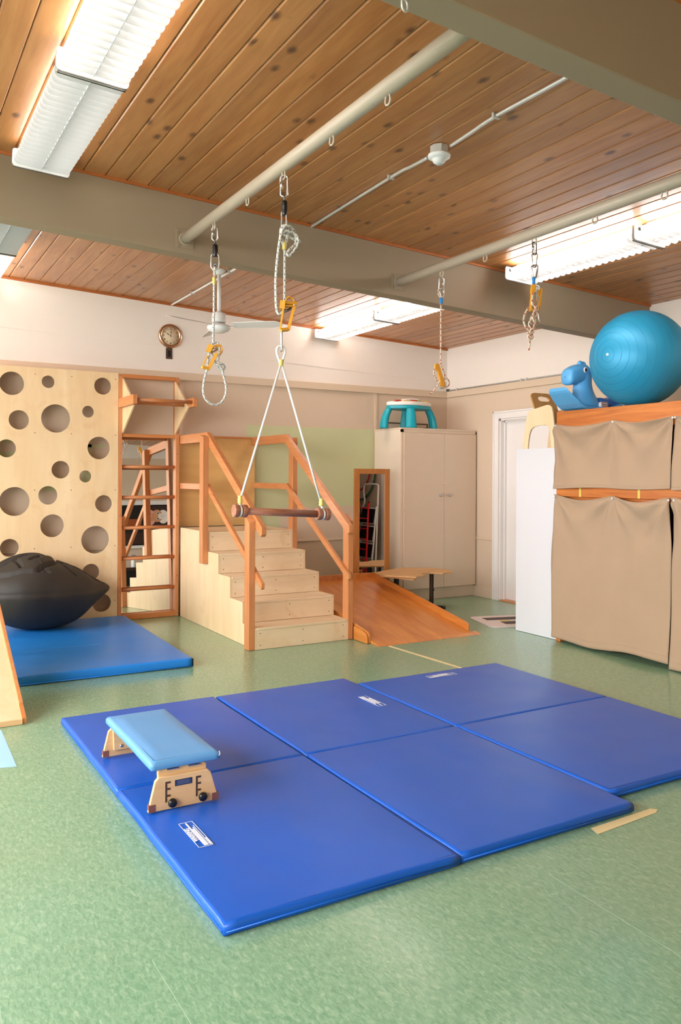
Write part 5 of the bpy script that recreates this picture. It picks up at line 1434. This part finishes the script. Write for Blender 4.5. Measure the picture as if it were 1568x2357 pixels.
MB().tube(smooth_path([p(1227, 674, -.01), p(1225.5, 690, -.016), p(1225, 702, -.018), p(1228, 700, -.02), p(1231, 706, -.022), p(1230, 718, -.022), p(1224, 732, -.022), p(1218, 745, -.02), p(1221, 756, -.02), p(1228, 762, -.016), p(1226, 768, -.012), p(1218, 771, -.012), p(1218, 779, -.012), p(1226, 778, -.01), p(1224, 770), p(1219, 766, .008)], 5), .0058, 10).build('rope', 'rope_red', t)
MB().tube(smooth_path([p(1217, 708, .01), p(1210, 720, .01), p(1206, 735, .006), p(1208, 748), p(1215, 758), p(1222, 764, .006), p(1229, 756, .01), p(1230, 742, -.03), p(1226, 728, -.032), p(1232, 714, -.03), p(1237, 706, -.026), p(1237, 716, -.026), p(1232, 732, -.028), p(1231, 746, -.026), p(1224, 758, -.024), p(1219, 766, -.02), p(1216, 775, -.016), p(1220, 782, -.014)], 5), .0058, 10).build('rope_bundle', 'rope_red', t)
MB().tube(smooth_path([p(1222, 768), p(1221, 780), p(1219, 792), p(1217.5, 806)], 5), .0055, 10).build('tail_rope', 'rope_red', t)

# ------------------------------------------------------------------ things behind the shelf, seen in the framed mirror
WX = XR - .03
t = thing('step_stool', 'folded white step stool with black treads, reflected in the framed mirror', 'step stool', (5.98, 5.16, 0))
def sp(y, z, dx=0.0): return Vector((5.99 + (z - .7) * .03 + dx, y, z))
MB().tube(smooth_path([sp(5.36, .0 + .02), sp(5.365, .6), sp(5.37, 1.20), sp(5.36, 1.27), sp(5.30, 1.285), sp(5.10, 1.285), sp(5.02, 1.27), sp(5.00, 1.18), sp(5.03, 1.03), sp(4.97, .92), sp(4.955, .6), sp(4.94, .02)], 5), .012, 10).build('frame', 'white_metal', t)
for k, (z0, z1) in enumerate(((.74, .95), (.50, .70), (.26, .46))):
    MB().prism([sp(5.32 - .02 * k, z0, -.016), sp(4.92, z0, -.016), sp(4.92, z1, -.008), sp(5.345 - .02 * k, z1, -.008)], (.012, 0, 0)).build('tread', 'black', t, bevel=.002)
    MB().tube([sp(4.92, z1, -.012), sp(5.345 - .02 * k, z1, -.012), sp(5.32 - .02 * k, z0, -.022), sp(4.92, z0, -.022)], .008, 8).build('tread_rim', 'white_metal', t)
MB().tube([sp(5.37, .98, -.02), sp(5.33, .02, -.05)], .011, 10).build('front_leg', 'white_metal', t)
MB().tube([sp(4.93, .95, -.02), sp(4.92, .02, -.05)], .011, 10).build('front_leg', 'white_metal', t)
t = thing('red_ladder', 'small red metal ladder leaning on the step stool, reflected in the framed mirror', 'ladder', (5.84, 5.15, 0))
def lp_(y, z): return Vector((5.875 + z * .03, y, z))
for y0, y1 in ((5.262, 5.285), (4.97, 4.995)): MB().tube([lp_(y0, .015), lp_(y1, 1.03)], .014, 10).build('stile', 'ladder_red', t)
for k in range(7): MB().tube([lp_(4.99, .10 + k * .142), lp_(5.275, .10 + k * .142)], .009, 8).build('rung', 'ladder_red', t)
for y1 in (5.285, 4.995): MB().cyl(lp_(y1, 1.03), lp_(y1, 1.045), .0145, 10).build('end_cap', 'black_plastic', t)
for nm, mt, cy_, cz_, R_, dx in (('red', 'hoop_red', 4.72, 1.52, .33, .0), ('blue', 'hoop_blue', 4.72, 1.49, .43, .02), ('green', 'hoop_green', 4.73, 1.50, .455, .0)):
    o = MB().tube([(6.075 + dx, cy_ + R_ * math.cos(a), cz_ + R_ * math.sin(a)) for a in [2 * math.pi * k / 48 for k in range(48)]], .011, 8, closed=True).build('hula_hoop', mt)
    tag(o, nm + ' hula hoop hanging on the wall, glimpsed in the framed mirror', 'hula hoop', 'hula hoops on the wall behind the shelf')

# ------------------------------------------------------------------ far end of the room, seen in the tall mirror
t = thing('pass_through', 'white-framed wall opening, its dark inside painted black, reflected in the tall mirror', 'wall opening', (5.2, YR, .8))
MB().box(4.30, 6.05, YR, YR + .02, .83, 1.70).build('opening_shade', 'black', t)  # flat black panel on the wall paints the darkness inside the opening
MB().box(4.25, 6.10, YR, YR + .06, 1.70, 1.79).build('frame_top', 'white_paint', t, bevel=.004)
MB().box(4.25, 6.10, YR, YR + .08, .77, .83).build('frame_sill', 'white_paint', t, bevel=.004)
MB().box(4.65, 5.05, YR + .02, YR + .05, 1.18, 1.40).build('picture_panel', 'orange_dim', t)
MB().box(4.60, 5.20, YR + .02, YR + .06, .86, 1.10).build('dark_box', 'dark_brown', t)
t = thing('cat_picture', 'picture of a tabby and white cat turned sideways, reflected in the tall mirror', 'picture', (5.40, YR + .07, 1.45))
yp = YR + .10
def cpnt(u, v, d=0.0): return Vector((5.375 + u, yp + d, 1.455 + v))   # u along +x (towards the chin), v up
def blob(cu, cv, ru, rv_, mat, name, d, par=None, n=22):
    return MB().prism([cpnt(cu + ru * math.cos(2 * math.pi * k / n), cv + rv_ * math.sin(2 * math.pi * k / n), d) for k in range(n)], (0, .002, 0)).build(name, mat, par or t)
MB().prism([cpnt(-.22, -.20), cpnt(.26, -.20), cpnt(.26, .21), cpnt(-.22, .21)], (0, -.012, 0)).build('backing', 'dark_brown', t)
blob(.14, -.02, .12, .15, 'cat_white', 'chest', .001)
blob(-.14, -.08, .10, .12, 'cat_pink', 'shoulder', .001)
fc = blob(.0, .0, .12, .135, 'cat_orange', 'face', .004)
blob(.085, -.01, .055, .06, 'cat_white', 'muzzle', .007, fc)
MB().prism([cpnt(-.05, .09, .006), cpnt(-.20, .17, .006), cpnt(-.12, .03, .006)], (0, .002, 0)).build('ear', 'cat_pink', fc)
MB().prism([cpnt(-.06, -.08, .006), cpnt(-.20, -.15, .006), cpnt(-.12, -.02, .006)], (0, .002, 0)).build('ear', 'cat_orange', fc)
for v in (-.062, .058):
    e_ = blob(.02, v, .030, .026, 'cat_white', 'eye_ring', .008, fc); blob(.02, v, .023, .020, 'cat_eye', 'iris', .010, fc); blob(.02, v, .012, .012, 'black', 'pupil', .012, fc)
blob(.10, -.01, .012, .018, 'cat_pink', 'nose', .011, fc)
t = thing('side_counter', 'low dark counter reflected at the foot of the tall mirror', 'counter', (4.9, YR + .25, 0))
MB().box(4.3, 5.6, YR + .02, YR + .45, .30, .37).build('worktop', 'dark_brown', t, bevel=.004)
MB().box(4.33, 5.57, YR + .02, YR + .42, .003, .30).build('carcass', 'black', t)
t = thing('spray_bottle', 'white spray bottle standing on the low counter reflected in the mirror', 'bottle', (4.78, YR + .3, .37))
MB().lathe((4.78, YR + .3, .371), [(0, 0), (.045, 0), (.048, .01), (.048, .14), (.03, .19), (.016, .21), (.016, .235), (0, .235)], 20).build('bottle', 'white_metal', t)
MB().box(4.75, 4.83, YR + .29, YR + .31, .605, .635).box(4.745, 4.755, YR + .292, YR + .308, .57, .61).build('trigger_head', 'plate_text', t, bevel=.004)
